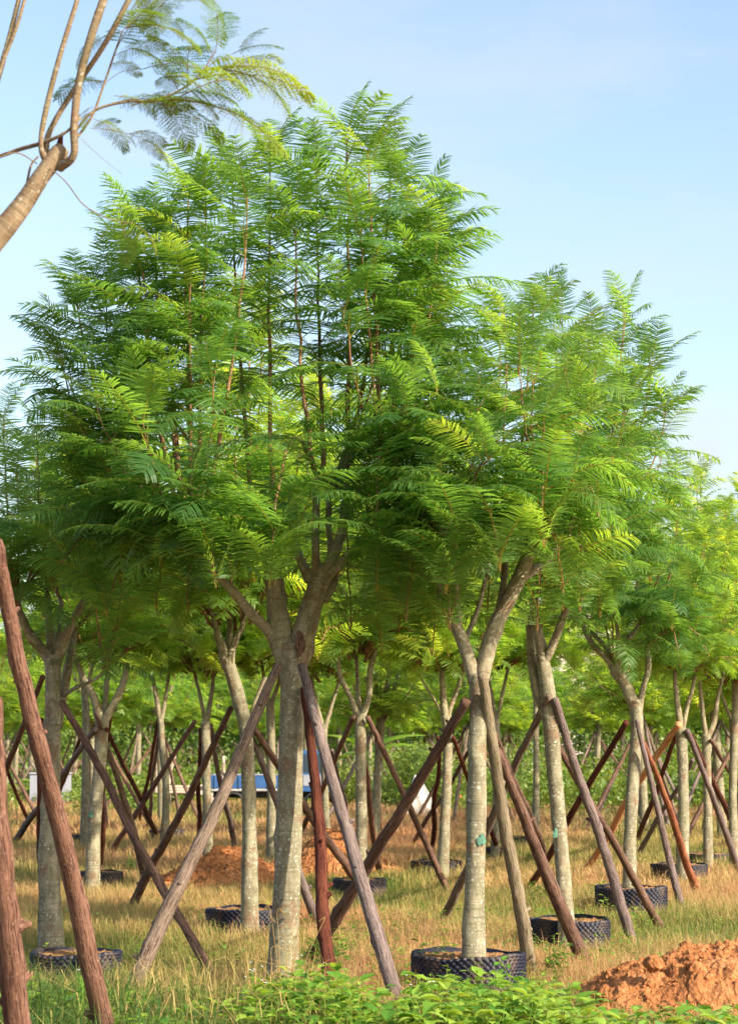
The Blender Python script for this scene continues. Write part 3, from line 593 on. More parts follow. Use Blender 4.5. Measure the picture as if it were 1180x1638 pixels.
# faded paint dabs on three trunks
for o in [o for o in bpy.data.objects if o.name.startswith('feathery_tree')]:
    L_=o.get('label','')
    for key,px,py,Y,w in (('clean V fork',768,1343,12.9,34),('mottled tree leaning',888,1333,15.7,23),('slanting pale tree',149,1303,21.4,20)):
        if key in L_:
            V=[];Q=[];rad=w/2*Y/F*1.06; c=at(px-3,py,Y); cx=c[0]
            for a in range(7):
                for b in range(9):
                    th=R(-90-24+a*8+(3 if key[0]=='c' else 0)+10); z=c[2]+(b-4)*.009*(1-.2*abs(a-3))*(.7+.5*abs(math.sin(a*7.3+b*2.1)))+.006*math.sin(a*5); V.append((cx+math.cos(th)*rad,Y+math.sin(th)*rad,z))
            Q=[(a*9+b,(a+1)*9+b,(a+1)*9+b+1,a*9+b+1) for a in range(6) for b in range(8)]
            m=MB(); m.add(V,Q); m.build('paint_mark',M['teal'],o)

root=[o for o in bpy.data.objects if 'tallest lichen' in o.get('label','')][0]; m=MB()
tube(m,[at(479,1012,13.37),at(480,1030,13.385),at(478,1048,13.38)],[.018,.030,.014],ns=18,k=12,rough=.16,knots=12,seed=4,wob=.008); m.build('branch_scar',PM['brown'],root)
# ------------------------------------------------------------------ clay heaps
def heap(px0,px1,yb,H,depth,label,seed,prof,lump=.06,res=(150,60),name='soil_heap'):
    Yc=gnd(px0,yb)[1]; x0=at(px0,yb,Yc)[0]; x1=at(px1,yb,Yc)[0]; nx,ny=res
    U,Vv=np.meshgrid(np.linspace(0,1,nx),np.linspace(-1,1,ny)); X=x0+(x1-x0)*U; Y=Yc+depth*.5+Vv*depth*.5
    ph=np.interp(U,*zip(*prof))
    edge=np.clip(1-np.abs(Vv)**2.2,0,1)**.8
    n=fbm(X*3.1+seed,Y*3.1,seed,4)-.47; n2=fbm(X*11,Y*11,seed+9,4)-.47; n3=fbm(X*34,Y*34,seed+19,3)-.43
    Z=ph*H*edge*(1+.5*n)+ (n*.25+np.abs(n2)*.9*1.2-.06)*lump*2.2*np.minimum(1,edge*ph*4)+n3*lump*.75*np.minimum(1,edge*ph*4)-.03
    X=X+n2*lump*1.2; Y=Y+n3*lump*.8
    mb=MB(); i=np.arange(ny-1)[:,None]*nx+np.arange(nx-1)[None]
    mb.add(np.column_stack([X.ravel(),Y.ravel(),Z.ravel()]),np.stack([i,i+1,i+nx+1,i+nx],-1).reshape(-1,4))
    # crumbs lying on the flanks
    r_=np.random.default_rng(seed)
    for _ in range(int(260*(x1-x0)*depth)):
        a,b=r_.integers(2,ny-2),r_.integers(2,nx-2); p=np.array([X[a,b],Y[a,b],Z[a,b]]); clod(mb,p,abs(r_.normal(0,.012))+.006,r_)
    o=mb.build(name,M['clay'],loc=[(x0+x1)/2,Yc+depth/2,0],smooth=False); return tag(o,label,'soil heap')
_t=(1+5**.5)/2; ICO=nrm(np.array([(-1,_t,0),(1,_t,0),(-1,-_t,0),(1,-_t,0),(0,-1,_t),(0,1,_t),(0,-1,-_t),(0,1,-_t),(_t,0,-1),(_t,0,1),(-_t,0,-1),(-_t,0,1)],float))
ICF=[(0,11,5),(0,5,1),(0,1,7),(0,7,10),(0,10,11),(1,5,9),(5,11,4),(11,10,2),(10,7,6),(7,1,8),(3,9,4),(3,4,2),(3,2,6),(3,6,8),(3,8,9),(4,9,5),(2,4,11),(6,2,10),(8,6,7),(9,8,1)]
def clod(mb,p,r,r_): mb.add(p+ICO*r*r_.uniform(.7,1.2,(12,1))*[1,1,.75],None,ICF)
def blob(c,rad,nu,nv,seed,amp,sx=1,sy=1,sz=1):
    u=np.linspace(0,2*math.pi,nu,endpoint=False); v=np.linspace(.04,math.pi-.04,nv); U,V=np.meshgrid(u,v)
    d=np.stack([np.sin(V)*np.cos(U),np.sin(V)*np.sin(U),np.cos(V)],-1); k=fbm(d[...,0]*3+d[...,2]*2+9,d[...,1]*3+9-d[...,2],seed,4)-.47
    P=np.array(c)+d*(rad*(1+amp*k))[...,None]*[sx,sy,sz]; P=P.reshape(-1,3); q=[(i*nu+j,i*nu+(j+1)%nu,(i+1)*nu+(j+1)%nu,(i+1)*nu+j) for i in range(nv-1) for j in range(nu)]
    return P,q
heap(935,1330,1640,.365,1.5,'big orange clay heap at the lower right, cut by the edge of the view',5,[(0,0),(.05,.35),(.15,.62),(.27,.72),(.38,.74),(.5,1.),(.62,1.05),(.8,.9),(1,0)],.05,(300,130))
P_,q_=blob(at(1046,1541,11.95),.052,28,18,4,.7,1.1,1,.85); mb=MB(); mb.add(P_,q_)
tag(mb.build('soil_clod',M['clay'],loc=at(1046,1556,11.95)),'round orange clod sitting on top of the big clay heap','clod')
heap(215,480,1428,.40,2.2,'low reddish soil heap behind the long grey brown pole',15,[(0,0),(.2,.5),(.45,1.),(.62,.9),(.8,.5),(1,0)],.05,(130,70))
heap(385,690,1408,.50,2.2,'reddish soil heap behind the tallest trunk and the dark red pole',25,[(0,0),(.15,.3),(.3,.55),(.42,1.),(.55,.85),(.7,.4),(.85,.2),(1,0)],.05,(150,70))
heap(705,760,1296,.45,1.6,'small far reddish heap right of the white rock',35,[(0,0),(.3,.8),(.5,1.),(.8,.5),(1,0)],.05,(50,30))
# ------------------------------------------------------------------ white rock, white box
P_,q_=blob(gnd(668,1312)+[0,0,.26],.52,40,30,8,.35,.78,.7,1.); P_[:,0]+= -.0; P_[:,2]=np.maximum(P_[:,2],-.02)
P_[:,0]=P_[:,0]+0; cz=np.clip(P_[:,2]/.55,0,1.2); c0=gnd(668,1312); P_[:,0]=c0[0]+(P_[:,0]-c0[0])*(1.12-.55*cz); P_[:,2]*=1.12
mb=MB(); mb.add(P_,q_); tag(mb.build('standing_rock',M['rock'],loc=[c0[0],c0[1],0]),'whitish pointed rock in dry grass beyond the crossing poles','rock')
def boxv(mb,x0,x1,y0,y1,z0,z1,b=.01):
    vs=[];
    for z,i_ in ((z0,b),(z0+b,0),(z1-b,0),(z1,b)):
        vs+=[(x0+i_,y0+i_,z),(x1-i_,y0+i_,z),(x1-i_,y1-i_,z),(x0+i_,y1-i_,z)]
    q=[(3,2,1,0),(12,13,14,15)]+[(4*k+j,4*k+(j+1)%4,4*k+4+(j+1)%4,4*k+4+j) for k in range(3) for j in range(4)]
    mb.add(vs,q)
c=gnd(77,1292); root=empty('water_tank',c,'plain white box tank in the dry grass at far left','tank')
mb=MB(); boxv(mb,c[0]-.44,c[0]+.44,c[1],c[1]+.8,.08,.78,.03); mb.build('tank_body',M['white'],root,smooth=False)
mb=MB(); boxv(mb,c[0]-.46,c[0]+.46,c[1]-.02,c[1]+.82,.783,.83,.015); mb.build('lid',M['white'],root,smooth=False)
mb=MB(); boxv(mb,c[0]-.48,c[0]+.48,c[1]-.03,c[1]+.83,-.02,.077,.01); mb.build('pallet',PM['pale'],root,smooth=False)
# ------------------------------------------------------------------ blue flatbed truck
Yt=46.; tx=at(340,1240,Yt)[0]; root=empty('flatbed_truck',[tx+1.3,Yt,0],'small blue flatbed truck with low dropped sides, half hidden by trunks','truck')
def tb(name,mat,*a,b=.012,par=None,lst=None):
    m=MB()
    for x in ([a] if lst is None else lst): boxv(m,tx+x[0],tx+x[1],Yt+x[2],Yt+x[3],x[4],x[5],b)
    return m.build(name,M[mat],root,smooth=False)
tb('side_panel','blue',0,.86,0,.035,.56,.84); tb('side_panel','blue',.88,1.74,0,.035,.56,.84)
tb('panel_rail','white',lst=[(0,1.74,-.012,.047,.843,.872)],b=.004)
tb('panel_rib','blue',lst=[(x,x+.035,-.022,-.002,.565,.838) for x in (.04,.30,.56,.80,.92,1.18,1.44,1.68)],b=.004)
# pale worn lettering blocks on the sides
m=MB()
for x,pts in ((.66,[(0,0,.02,.12),(.02,.1,.06,.12),(.06,0,.08,.12)]),(1.28,[(0,0,.02,.12),(.02,.1,.07,.12),(.07,0,.09,.12),(.02,.05,.07,.07)]),(1.42,[(0,0,.02,.12),(.07,0,.09,.12),(.02,.0,.07,.02)])):
    for (a,b_,c_,d) in pts: boxv(m,tx+x+a,tx+x+c_,Yt-.008,Yt-.002,.64+b_,.64+d,.001)
m.build('side_marking',M['white'],root,smooth=False)
tb('bed','steel',-.02,1.76,.0,1.3,.50,.557); tb('chassis','black',0,2.5,.2,1.1,.36,.497)
tb('tail_panel','blue',-.06,-.022,0,1.3,.56,.84); tb('side_panel','blue',0,1.74,1.265,1.3,.56,.84)
tb('bulkhead','blue',lst=[(1.78,1.81,0,1.3,.56,1.0)]+[(1.78,1.81,y,y+.03,1.0,1.25) for y in (0,.42,.85,1.27)]+[(1.78,1.81,0,1.3,1.253,1.285)],b=.004)
m=MB(); prof=[(1.86,.50),(2.62,.50),(2.66,.86),(2.46,1.36),(1.92,1.38),(1.86,1.32)]
V=[(tx+a,Yt+y,z) for y in (.0,1.3) for a,z in prof]; m.add(V,[(k,(k+1)%6,6+(k+1)%6,6+k) for k in range(6)]+[(0,5,2,1),(5,4,3,2),(6,7,8,11),(11,8,9,10)]); m.build('cab',M['blue'],root,smooth=False)
m=MB(); V=[(tx+a,Yt+y,z) for y in (-.006,-.002) for a,z in [(1.95,.9),(2.56,.9),(2.42,1.30),(1.95,1.30)]]; m.add(V,[(0,1,2,3),(7,6,5,4)]+[(k,(k+1)%4,4+(k+1)%4,4+k) for k in range(4)]); m.build('cab_window',M['glass'],root,smooth=False)
m=MB(); V=[(tx+2.662+dx,Yt+y,z) for dx in (0,) for y,z in [(.08,.88),(1.22,.88)]]+[(tx+2.475,Yt+1.2,1.34),(tx+2.475,Yt+.1,1.34)]; m.add(V,[(0,1,2,3)]); m.build('windscreen',M['glass'],root,smooth=False)
tb('white_door_panel','white',1.95,2.5,-.012,-.003,.62,.86)
tb('mudguard','black',.15,.75,.02,.2,.48,.497)
def wheel(x,y):
    m=MB(); a=np.linspace(0,2*math.pi,32,endpoint=False); V=[];prof=[(.20,-.06),(.235,-.055),(.25,-.03),(.25,.03),(.235,.055),(.20,.06)]
    for r,w in prof: V.append(np.column_stack([tx+x+np.cos(a)*r,np.full(32,Yt+y+w),.25+np.sin(a)*r]))
    q=[(k*32+j,k*32+(j+1)%32,(k+1)*32+(j+1)%32,(k+1)*32+j) for k in range(5) for j in range(32)]; m.add(np.concatenate(V),q); w_=m.build('wheel',M['black'],root)
    m=MB(); V=[]
    for r,w in [(.20,-.05),(.15,-.02),(.07,-.02),(.05,-.055),(.001,-.055)]: V.append(np.column_stack([tx+x+np.cos(a)*r,np.full(32,Yt+y+w),.25+np.sin(a)*r]))
    q=[(k*32+j,k*32+(j+1)%32,(k+1)*32+(j+1)%32,(k+1)*32+j) for k in range(4) for j in range(32)]; m.add(np.concatenate(V),q); o=m.build('rim',M['steel']); o.parent=w_
for x in (.45,2.2):
    for y in (.08,1.22): wheel(x,y)
# ------------------------------------------------------------------ stack of poles behind the truck tail, stakes
r_=np.random.default_rng(77); bx=at(248,1240,48)[0]; root=empty('pole_stack',[bx+.6,48,0],'pale stack of long cut poles lying behind the truck tail','pole stack')
k=0
for row in range(3):
    for j in range(4-row):
        z=.42+.07*row+r_.uniform(-.02,.02); y=48+.085*j+.04*row; m=MB(); tube(m,[(bx+r_.uniform(-.15,.15),y,z),(bx+.7,y+r_.normal(0,.01),z),(bx+1.3+r_.uniform(-.35,.2),y,z+r_.uniform(-.1,.06))],[.035,.037,.032],ns=8,k=3,rough=.05,seed=row*10+j); m.build('cut_pole',PM['pale'],root)
m=MB()
for x in (.2,1.2): boxv(m,bx+x,bx+x+.12,48-.05,48.55,0,.385,.01)
m.build('stack_support',PM['pale'],root,smooth=False)
for i_,(a,b,lb) in enumerate([((251,1208),(250,1262),'pale upright stake behind the truck bed, seen left of its side'),((280,1205),(268,1258),'slanting whitish stake left of the pole stack'),((60,1205),(82,1252),'pale crossed stick on the far left, leaning right'),((48,1218),(74,1250),'pale crossed stick on the far left, lower one'),((357,1210),(357,1240),'short whitish post standing in the truck bed area'),((895,1230),(895,1290),'white upright stake right of the mottled leaning tree')]):
    prop(lb,a,44,b,5,6,'pale',1,seed=200+i_,name='wooden_stake',Yb=44)['category']='stake'
# ------------------------------------------------------------------ building far behind
by=120.; bx0=at(850,1050,by)[0]; bx1=at(985,1050,by)[0]; root=empty('apartment_building',[(bx0+bx1)/2,by,0],'pinkish building showing faintly through the crowns at the right','building')
mb=MB(); boxv(mb,bx0,bx1,by,by+9,-.1,9.2,.02); mb.build('wall',M['pink'],root,smooth=False)
mb=MB(); boxv(mb,bx0-.4,bx1+.4,by-.6,by+9.4,9.203,9.6,.02); mb.build('roof_slab',M['cream'],root,smooth=False)
for fl in range(3):
    mb=MB(); boxv(mb,bx0-.1,bx1+.1,by-.5,by-.003,2.9*(fl+1)-.2,2.9*(fl+1)+.1,.02); mb.build('balcony_ledge',M['cream'],root,smooth=False)
    for k in range(3):
        x=bx0+.6+k*(bx1-bx0-1.6)/2.3; mb=MB(); boxv(mb,x,x+1.1,by-.05,by-.004,.9+2.9*fl,2.3+2.9*fl,.01); w=mb.build('window',M['cream'],root,smooth=False)
        mb=MB(); boxv(mb,x+.08,x+1.02,by-.056,by-.052,.98+2.9*fl,2.22+2.9*fl,.001); o=mb.build('pane',M['glass'],smooth=False); o.parent=w
# ------------------------------------------------------------------ leafy bushes, woodland, far orchard rows
def leafcloud(mb,cen,rad,n,size,seed,flat=.5,tbase=.45):
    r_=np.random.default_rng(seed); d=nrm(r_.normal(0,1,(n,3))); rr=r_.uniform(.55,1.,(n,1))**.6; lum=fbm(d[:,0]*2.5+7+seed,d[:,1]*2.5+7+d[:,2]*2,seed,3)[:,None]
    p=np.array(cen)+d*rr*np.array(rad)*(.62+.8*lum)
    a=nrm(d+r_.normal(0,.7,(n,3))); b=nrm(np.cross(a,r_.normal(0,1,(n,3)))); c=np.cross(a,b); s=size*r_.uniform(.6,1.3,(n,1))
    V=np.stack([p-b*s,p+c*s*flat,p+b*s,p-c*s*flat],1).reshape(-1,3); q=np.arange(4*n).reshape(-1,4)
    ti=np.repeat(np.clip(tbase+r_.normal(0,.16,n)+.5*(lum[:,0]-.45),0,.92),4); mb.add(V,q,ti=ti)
def wood_tree(seed,h):
    r_=np.random.default_rng(seed); mb=MB(); n=13
    for k in range(n):
        a=k*2.4; q=math.sqrt(k/n); z=h*(.33+.6*r_.random()*(1-q*.55)); R_=h*.30
        leafcloud(mb,(math.cos(a)*R_*q,math.sin(a)*R_*q,z),(h*.15,h*.15,h*.11),620,.11,seed*20+k)
    f=mb.mesh('crown',M['wood'],False); t=MB(); tube(t,[(0,0,-.1),(.1,0,h*.25),(-.05,.1,h*.55)],[h*.022,h*.018,h*.01],ns=8,k=4,seed=seed)
    for k in range(5):
        a=k*1.3; tube(t,[(0,0,h*.22),(math.cos(a)*h*.1,math.sin(a)*h*.1,h*.42),(math.cos(a)*h*.2,math.sin(a)*h*.2,h*.58)],[h*.01,h*.008,h*.004],ns=6,k=3,seed=seed+k)
    return f,t.mesh('trunk',M['bark'])
WT=[wood_tree(601,6.2),wood_tree(602,5.6)]
r_=np.random.default_rng(88); n=0
for k in range(30):
    px=-80+k*46+r_.uniform(-15,15); Y=r_.uniform(78,100); x=at(px,1191,Y)[0]
    if 850<px<990: continue
    left=px<420
    root=empty('broadleaf_tree',[x,Y,0],'bright green bushy tree in the woodland edge beyond the left rows' if left else 'green bushy tree in the woodland edge far beyond the right rows','tree','bright woodland trees behind the left rows' if left else 'woodland trees behind the right rows')
    s=r_.uniform(.85,1.15)*(1.1 if left else .95); m=WT[k%2]
    for nm,me in (('crown',m[0]),('trunk',m[1])):
        o=bpy.data.objects.new(nm,me); SC.collection.objects.link(o); o.parent=root; o.scale=(s*1.15,s,s); o.rotation_euler=(0,0,r_.uniform(0,6.28))
# low hedge and undergrowth, one mass
mb=MB(); r_=np.random.default_rng(99)
for k in range(90):
    Y=r_.uniform(72,104); px=-120+k*16+r_.uniform(-10,10); leafcloud(mb,(at(px,1191,Y)[0],Y,1.0),(1.6,1.2,1.5*r_.uniform(.7,1.2)),480,.10,5000+k,tbase=.35)
for k in range(110):
    Y=r_.uniform(44,62); px=r_.uniform(-60,1240)
    if 320<px<560 and Y<52: Y=r_.uniform(54,62)
    x=at(px,1191,Y)[0]; h=r_.uniform(.5,1.0)*(1.35 if px>560 else 1.)
    if px<190: h*=.6
    leafcloud(mb,(x,Y,h*.45),(r_.uniform(.5,1.1),.6,h*.75),520,.055,3000+k,tbase=.5)
tag(mb.build('undergrowth',M['shrub'],smooth=False),'low leafy hedge and scrub along the far side of the meadow','undergrowth',kind='stuff')
# individual bushes nearer
def bush(px,py,w,h,label,seed,tb_=.5,size=.05,mat='shrub',n=2600):
    c=gnd(px,py); mb=MB(); r2=np.random.default_rng(seed)
    for k in range(6): leafcloud(mb,(c[0]+r2.uniform(-.32,.32)*w,c[1]+r2.uniform(-.2,.2)*w,h*r2.uniform(.35,.62)),(w*.34,w*.34,h*.42),n//6,size,seed*10+k,tbase=tb_)
    root=empty('bush',[c[0],c[1],0],label,'bush'); mb.build('foliage',M[mat],root,smooth=False)
    m=MB()
    for k in range(5): tube(m,[(c[0],c[1],-.03),(c[0]+r2.uniform(-.2,.2)*w,c[1],h*.3),(c[0]+r2.uniform(-.35,.35)*w,c[1],h*.6)],[.015,.01,.005],ns=5,k=3,seed=k)
    m.build('stems',M['shoot'],root)
bush(690,1300,1.7,1.55,'tall greyish scrub bush with flower heads behind the white rock',71,.5,.035,n=5200)
bush(745,1292,1.5,1.25,'dark green bush right of the white rock',72,.25,.045)
bush(610,1296,1.1,.8,'rounded dark bush left of the white rock',73,.3,.04)
bush(545,1296,.9,.95,'yellow green bush between the truck cab and the banana plants',74,.75,.04)
bush(235,1294,1.9,.78,'clipped yellow green hedge bush behind the left poles',75,.72,.05,n=4200)
bush(120,1288,.9,.7,'small leafy hedge bush beside the white tank',76,.55,.05)
bush(1080,1300,2.4,.95,'broad dark leafed bush behind the orange pole',77,.3,.05,n=4200)
bush(960,1296,2.4,.8,'spreading bush with yellow flecks left of the forked lichen tree',78,.62,.045,n=4200)
bush(1160,1290,1.5,.9,'leafy bush at the right edge behind the knobby forked tree',79,.4,.05)
# banana plants
def banana(px,py,h,label,seed):
    c=gnd(px,py); root=empty('banana_plant',[c[0],c[1],0],label,'banana plant'); r2=np.random.default_rng(seed)
    m=MB(); tube(m,[(c[0],c[1],-.05),(c[0]+.03,c[1],h*.3),(c[0],c[1],h*.55)],[.09,.075,.05],ns=10,k=4,seed=seed); m.build('stem',M['limb'],root)
    for k in range(9):
        a=k*2.4; L=h*r2.uniform(.5,.7); el=R(r2.uniform(25,75)); m=MB(); V=[];Q=[]
        for j in range(9):
            u=j/8; r1=L*u*math.cos(el-u*.9); z=h*.52+L*(u*math.sin(el)-.55*u*u); w=.17*h/2*math.sin(math.pi*min(1,.08+u*.9))**.6
            p=np.array([c[0]+math.cos(a)*r1,c[1]+math.sin(a)*r1,z]); s=np.array([-math.sin(a),math.cos(a),0])
            V+=[p+s*w-[0,0,w*.35],p,p-s*w-[0,0,w*.35]]
            if j: b=3*j; Q+=[(b-3,b-2,b+1,b),(b-2,b-1,b+2,b+1)]
        m.add(V,Q,ti=r2.uniform(.4,.8)); m.build('leaf',M['broad'],root)
banana(590,1284,2.3,'banana plant with wide drooping leaves behind the green tinged tree',5); banana(625,1280,2.0,'smaller banana plant to the right of the bigger one',6)
# far orchard rows: complete trees with props, copied
FC=[crown_pair(71,'lo',13,1.25,2.7,.5,.13,yellow=.0,r0=.014),crown_pair(72,'lo',12,1.15,2.6,.5,.135,yellow=.04,r0=.014)]
def small_trunk(seed):
    r2=np.random.default_rng(seed); m=MB(); l=r2.uniform(-.12,.12); tube(m,[(0,0,-.05),(l*.4,0,1.),(l,0,2.1)],[.085,.07,.075],ns=9,k=4,seed=seed)
    for k in range(4):
        a=k*1.57+r2.uniform(-.3,.3); e=np.array([math.cos(a),math.sin(a),0]); tube(m,[(l,0,2.0),np.array([l,0,2.35])+e*.2,np.array([l,0,2.8])+e*.38],[.05,.036,.024],ns=7,k=3,seed=seed+k)
    return m.mesh('trunk',M['bark'])
FT=[small_trunk(81),small_trunk(82),small_trunk(83)]
def small_pole(seed,mat):
    m=MB(); tube(m,[(0,0,-.06),(.01,0,1.1),(0,0,2.35)],[.037,.032,.024],ns=7,k=4,rough=.06,knots=3,seed=seed); return m.mesh('prop_pole',PM[mat])
FP=[small_pole(91,'brown'),small_pole(92,'grey'),small_pole(93,'brown'),small_pole(94,'violet')]
r_=np.random.default_rng(123); npole=0
rows=[(29.5,3.2),(33.5,3.1),(37.,3.2),(41.,3.3),(53.,2.6),(57.,2.5),(61.,2.4),(65.,2.4),(69,2.3),(74,2.3)]
NM=['first','second','third','fourth','fifth','sixth','seventh','eighth','ninth','tenth']
for ri_,(Y,sp) in enumerate(rows):
    half=Y*620/F+1.; x=-half+r_.uniform(0,sp)
    while x<half:
        y=Y+r_.uniform(-.5,.5); pxx=CX+x*F/y; ok=True
        if y<47 and (330<pxx<530 or 640<pxx<715 or 45<pxx<110): ok=False
        if Y>50 and pxx<380 and r_.random()<.55: ok=False
        if Y>50 and r_.random()<.2: ok=False
        if y<34 and ((90<pxx<160) or (235<pxx<345) or (395<pxx<470) or (500<pxx<545) or 770<pxx<890): ok=False
        if 40<y<50 and 300<pxx<560: ok=False
        if ok:
            root=empty('feathery_tree',[x,y,0],'slim feathery tree in the %s of the far rows, propped by leaning poles'%NM[ri_],'tree','feathery trees of the %s far row'%NM[ri_])
            s=r_.uniform(.9,1.08); k=int(r_.integers(0,2)); a=r_.uniform(0,6.28)
            for nm,me,z,rt in (('trunk',FT[int(r_.integers(0,3))],0,a),('stems',FC[k][0],2.0*s,a),('foliage',FC[k][1],2.0*s,a)):
                o=bpy.data.objects.new(nm,me); SC.collection.objects.link(o); o.parent=root; o.location=(0,0,z); o.rotation_euler=(0,0,rt); o.scale=(s,s,s)
            if npole<240:
                a0=r_.uniform(0,6.28)
                for j in range(3 if Y<60 else 2):
                    aa=a0+j*2.09+r_.normal(0,.15); d=r_.uniform(.95,1.35); hh=1.85*s
                    o=bpy.data.objects.new('prop_pole',FP[int(r_.integers(0,4))]); SC.collection.objects.link(o)
                    o.location=(x+math.cos(aa)*d,y+math.sin(aa)*d,0); v=Vector((-math.cos(aa)*d,-math.sin(aa)*d,hh)); o.rotation_euler=v.to_track_quat('Z','Y').to_euler(); sc=v.length/2.33; o.scale=(1,1,sc)
                    tag(o,'thin pole propping a slim tree in the %s of the far rows'%NM[ri_],'prop pole','thin prop poles of the %s far row'%NM[ri_]); npole+=1
        x+=sp*r_.uniform(.85,1.15)
# ------------------------------------------------------------------ grass
def patchval(x,y): return fbm(x*.42+5,y*.22+3,41,3)
def blades(mb,n,x,y,h,w,ti,lean=.5,r_=None,arch=1.):
    n=len(x); a=r_.uniform(0,6.28,n); d=np.column_stack([np.cos(a),np.sin(a),np.zeros(n)]); sd=np.column_stack([-np.sin(a+r_.normal(0,.6,n)),np.cos(a),np.zeros(n)])
    b=np.column_stack([x,y,ground_z(x,y)-.01]); le=(np.abs(r_.normal(0,lean,n))+.1)[:,None]; h=h[:,None]; w=w[:,None]; up=np.array([0,0,1.])
    m=b+d*le*h*.30+up*h*.6; t=b+d*le*h*1.0*arch+up*h*np.maximum(.25,1-.35*le)
    V=np.stack([b-sd*w,b+sd*w,m-sd*w*.75,m+sd*w*.75,t],1).reshape(-1,3); k=np.arange(n)[:,None]*5
    mb.add(V,k+[0,1,3,2],k+[2,3,4],ti=np.repeat(ti,5))
r_=np.random.default_rng(5)
mb=MB()
def scatter(Y0,Y1,dens,per,hm,wm):
    xs=[];ys=[];area=(Y1-Y0)*(Y0+Y1)*640/F; nt=int(area*dens/per)
    y=r_.uniform(Y0,Y1,nt*2); x=r_.uniform(-1,1,nt*2)*(Y1*640/F); k=np.abs(x)<y*640/F; x,y=x[k][:nt],y[k][:nt]
    pv=patchval(x,y); gr=fbm(x*1.3+50,y*1.1+9,77,3)
    keep=r_.random(len(x))<np.clip(.55+1.2*(gr-.3),.25,1); x,y,pv,gr=x[keep],y[keep],pv[keep],gr[keep]
    for (rx,ry,rr_,_h,_l,_s) in RINGS:
        cc=gnd(rx,ry,_h); kk=((x-cc[0])**2+(y-cc[1])**2>(rr_+.06)**2)&~((abs(x-cc[0])<rr_)&(y<cc[1])&(y>cc[1]-rr_-.28)); x,y,pv,gr=x[kk],y[kk],pv[kk],gr[kk]
    n=len(x)*per; sp=.045+.02*hm; X=np.repeat(x,per)+r_.normal(0,sp,n); Y=np.repeat(y,per)+r_.normal(0,sp,n)
    near=np.clip((13.2-np.repeat(y,per))/2.,0,1)
    t=.48+1.35*(np.repeat(pv,per)-.42)+.5*(np.repeat(gr,per)-.45)+np.repeat(r_.normal(0,.13,len(x)),per)+r_.normal(0,.10,n)+.14-near*.22
    farr=np.clip((np.repeat(y,per)-22)/14,0,1); t+=.16*farr
    h=hm*np.abs(r_.normal(1,.35,n))*(.55+1.0*np.repeat(gr,per)); w=wm*r_.uniform(.6,1.3,n)
    blades(mb,n,X,Y,h,w,np.clip(t,.02,.98),1.0,r_)
scatter(10.8,15.5,4600,12,.13,.0015)
scatter(15.5,22,2800,12,.13,.002)
scatter(22,34,1000,12,.15,.0036)
scatter(34,62,260,10,.20,.008)
tag(mb.build('grass',M['grass'],smooth=False),'dry golden grass with greener tufts covering the meadow','grass',kind='stuff')
# grass inside some rings and round the feet
mb=MB()
for (px,py,h0,n,sp,hh) in [(908,1476,.15,500,.17,.10),(697,1381,.1,450,.18,.13),(268,1330,.11,300,.15,.12),(390,1459,.13,260,.17,.08),(748,1533,.17,160,.2,.06),(1085,1386,.12,260,.18,.08)]:
    c=gnd(px,py,h0); a=r_.uniform(0,6.28,n); q=np.sqrt(r_.random(n))*sp*1.3; m2=MB(); blades(m2,n,c[0]+np.cos(a)*q,c[1]+np.sin(a)*q,hh*r_.uniform(.5,1.3,n),np.full(n,.002),np.clip(r_.normal(.2,.1,n),0,1),.6,r_)
    V=m2.v[0]; V[:,2]+=h0; mb.add(V,m2.q[0],m2.t[0],ti=m2.ti[0])
tag(mb.build('ring_grass',M['grass'],smooth=False),'short green grass growing inside the planter rings','grass',kind='stuff')
# long green grass, lower left
mb=MB(); n=5400; Y=r_.uniform(9.6,12.2,n); px=r_.beta(1.0,1.5,n)*620-30; x=(px-CX)/F*Y
blades(mb,n,x,Y,r_.uniform(.12,.5,n)**1.15*(1.1-.55*px/620),r_.uniform(.002,.0045,n),np.clip(r_.normal(.18,.14,n),.0,.75),1.0,r_,1.3)
n=420; Y=r_.uniform(10.2,12.6,n); px=r_.uniform(150,560,n); x=(px-CX)/F*Y
blades(mb,n,x,Y,r_.uniform(.25,.5,n),np.full(n,.0028),np.clip(r_.normal(.62,.12,n),.0,1),.8,r_,1.3)
tag(mb.build('long_grass',M['grass'],smooth=False),'long arching green grass blades along the lower left','grass',kind='stuff')
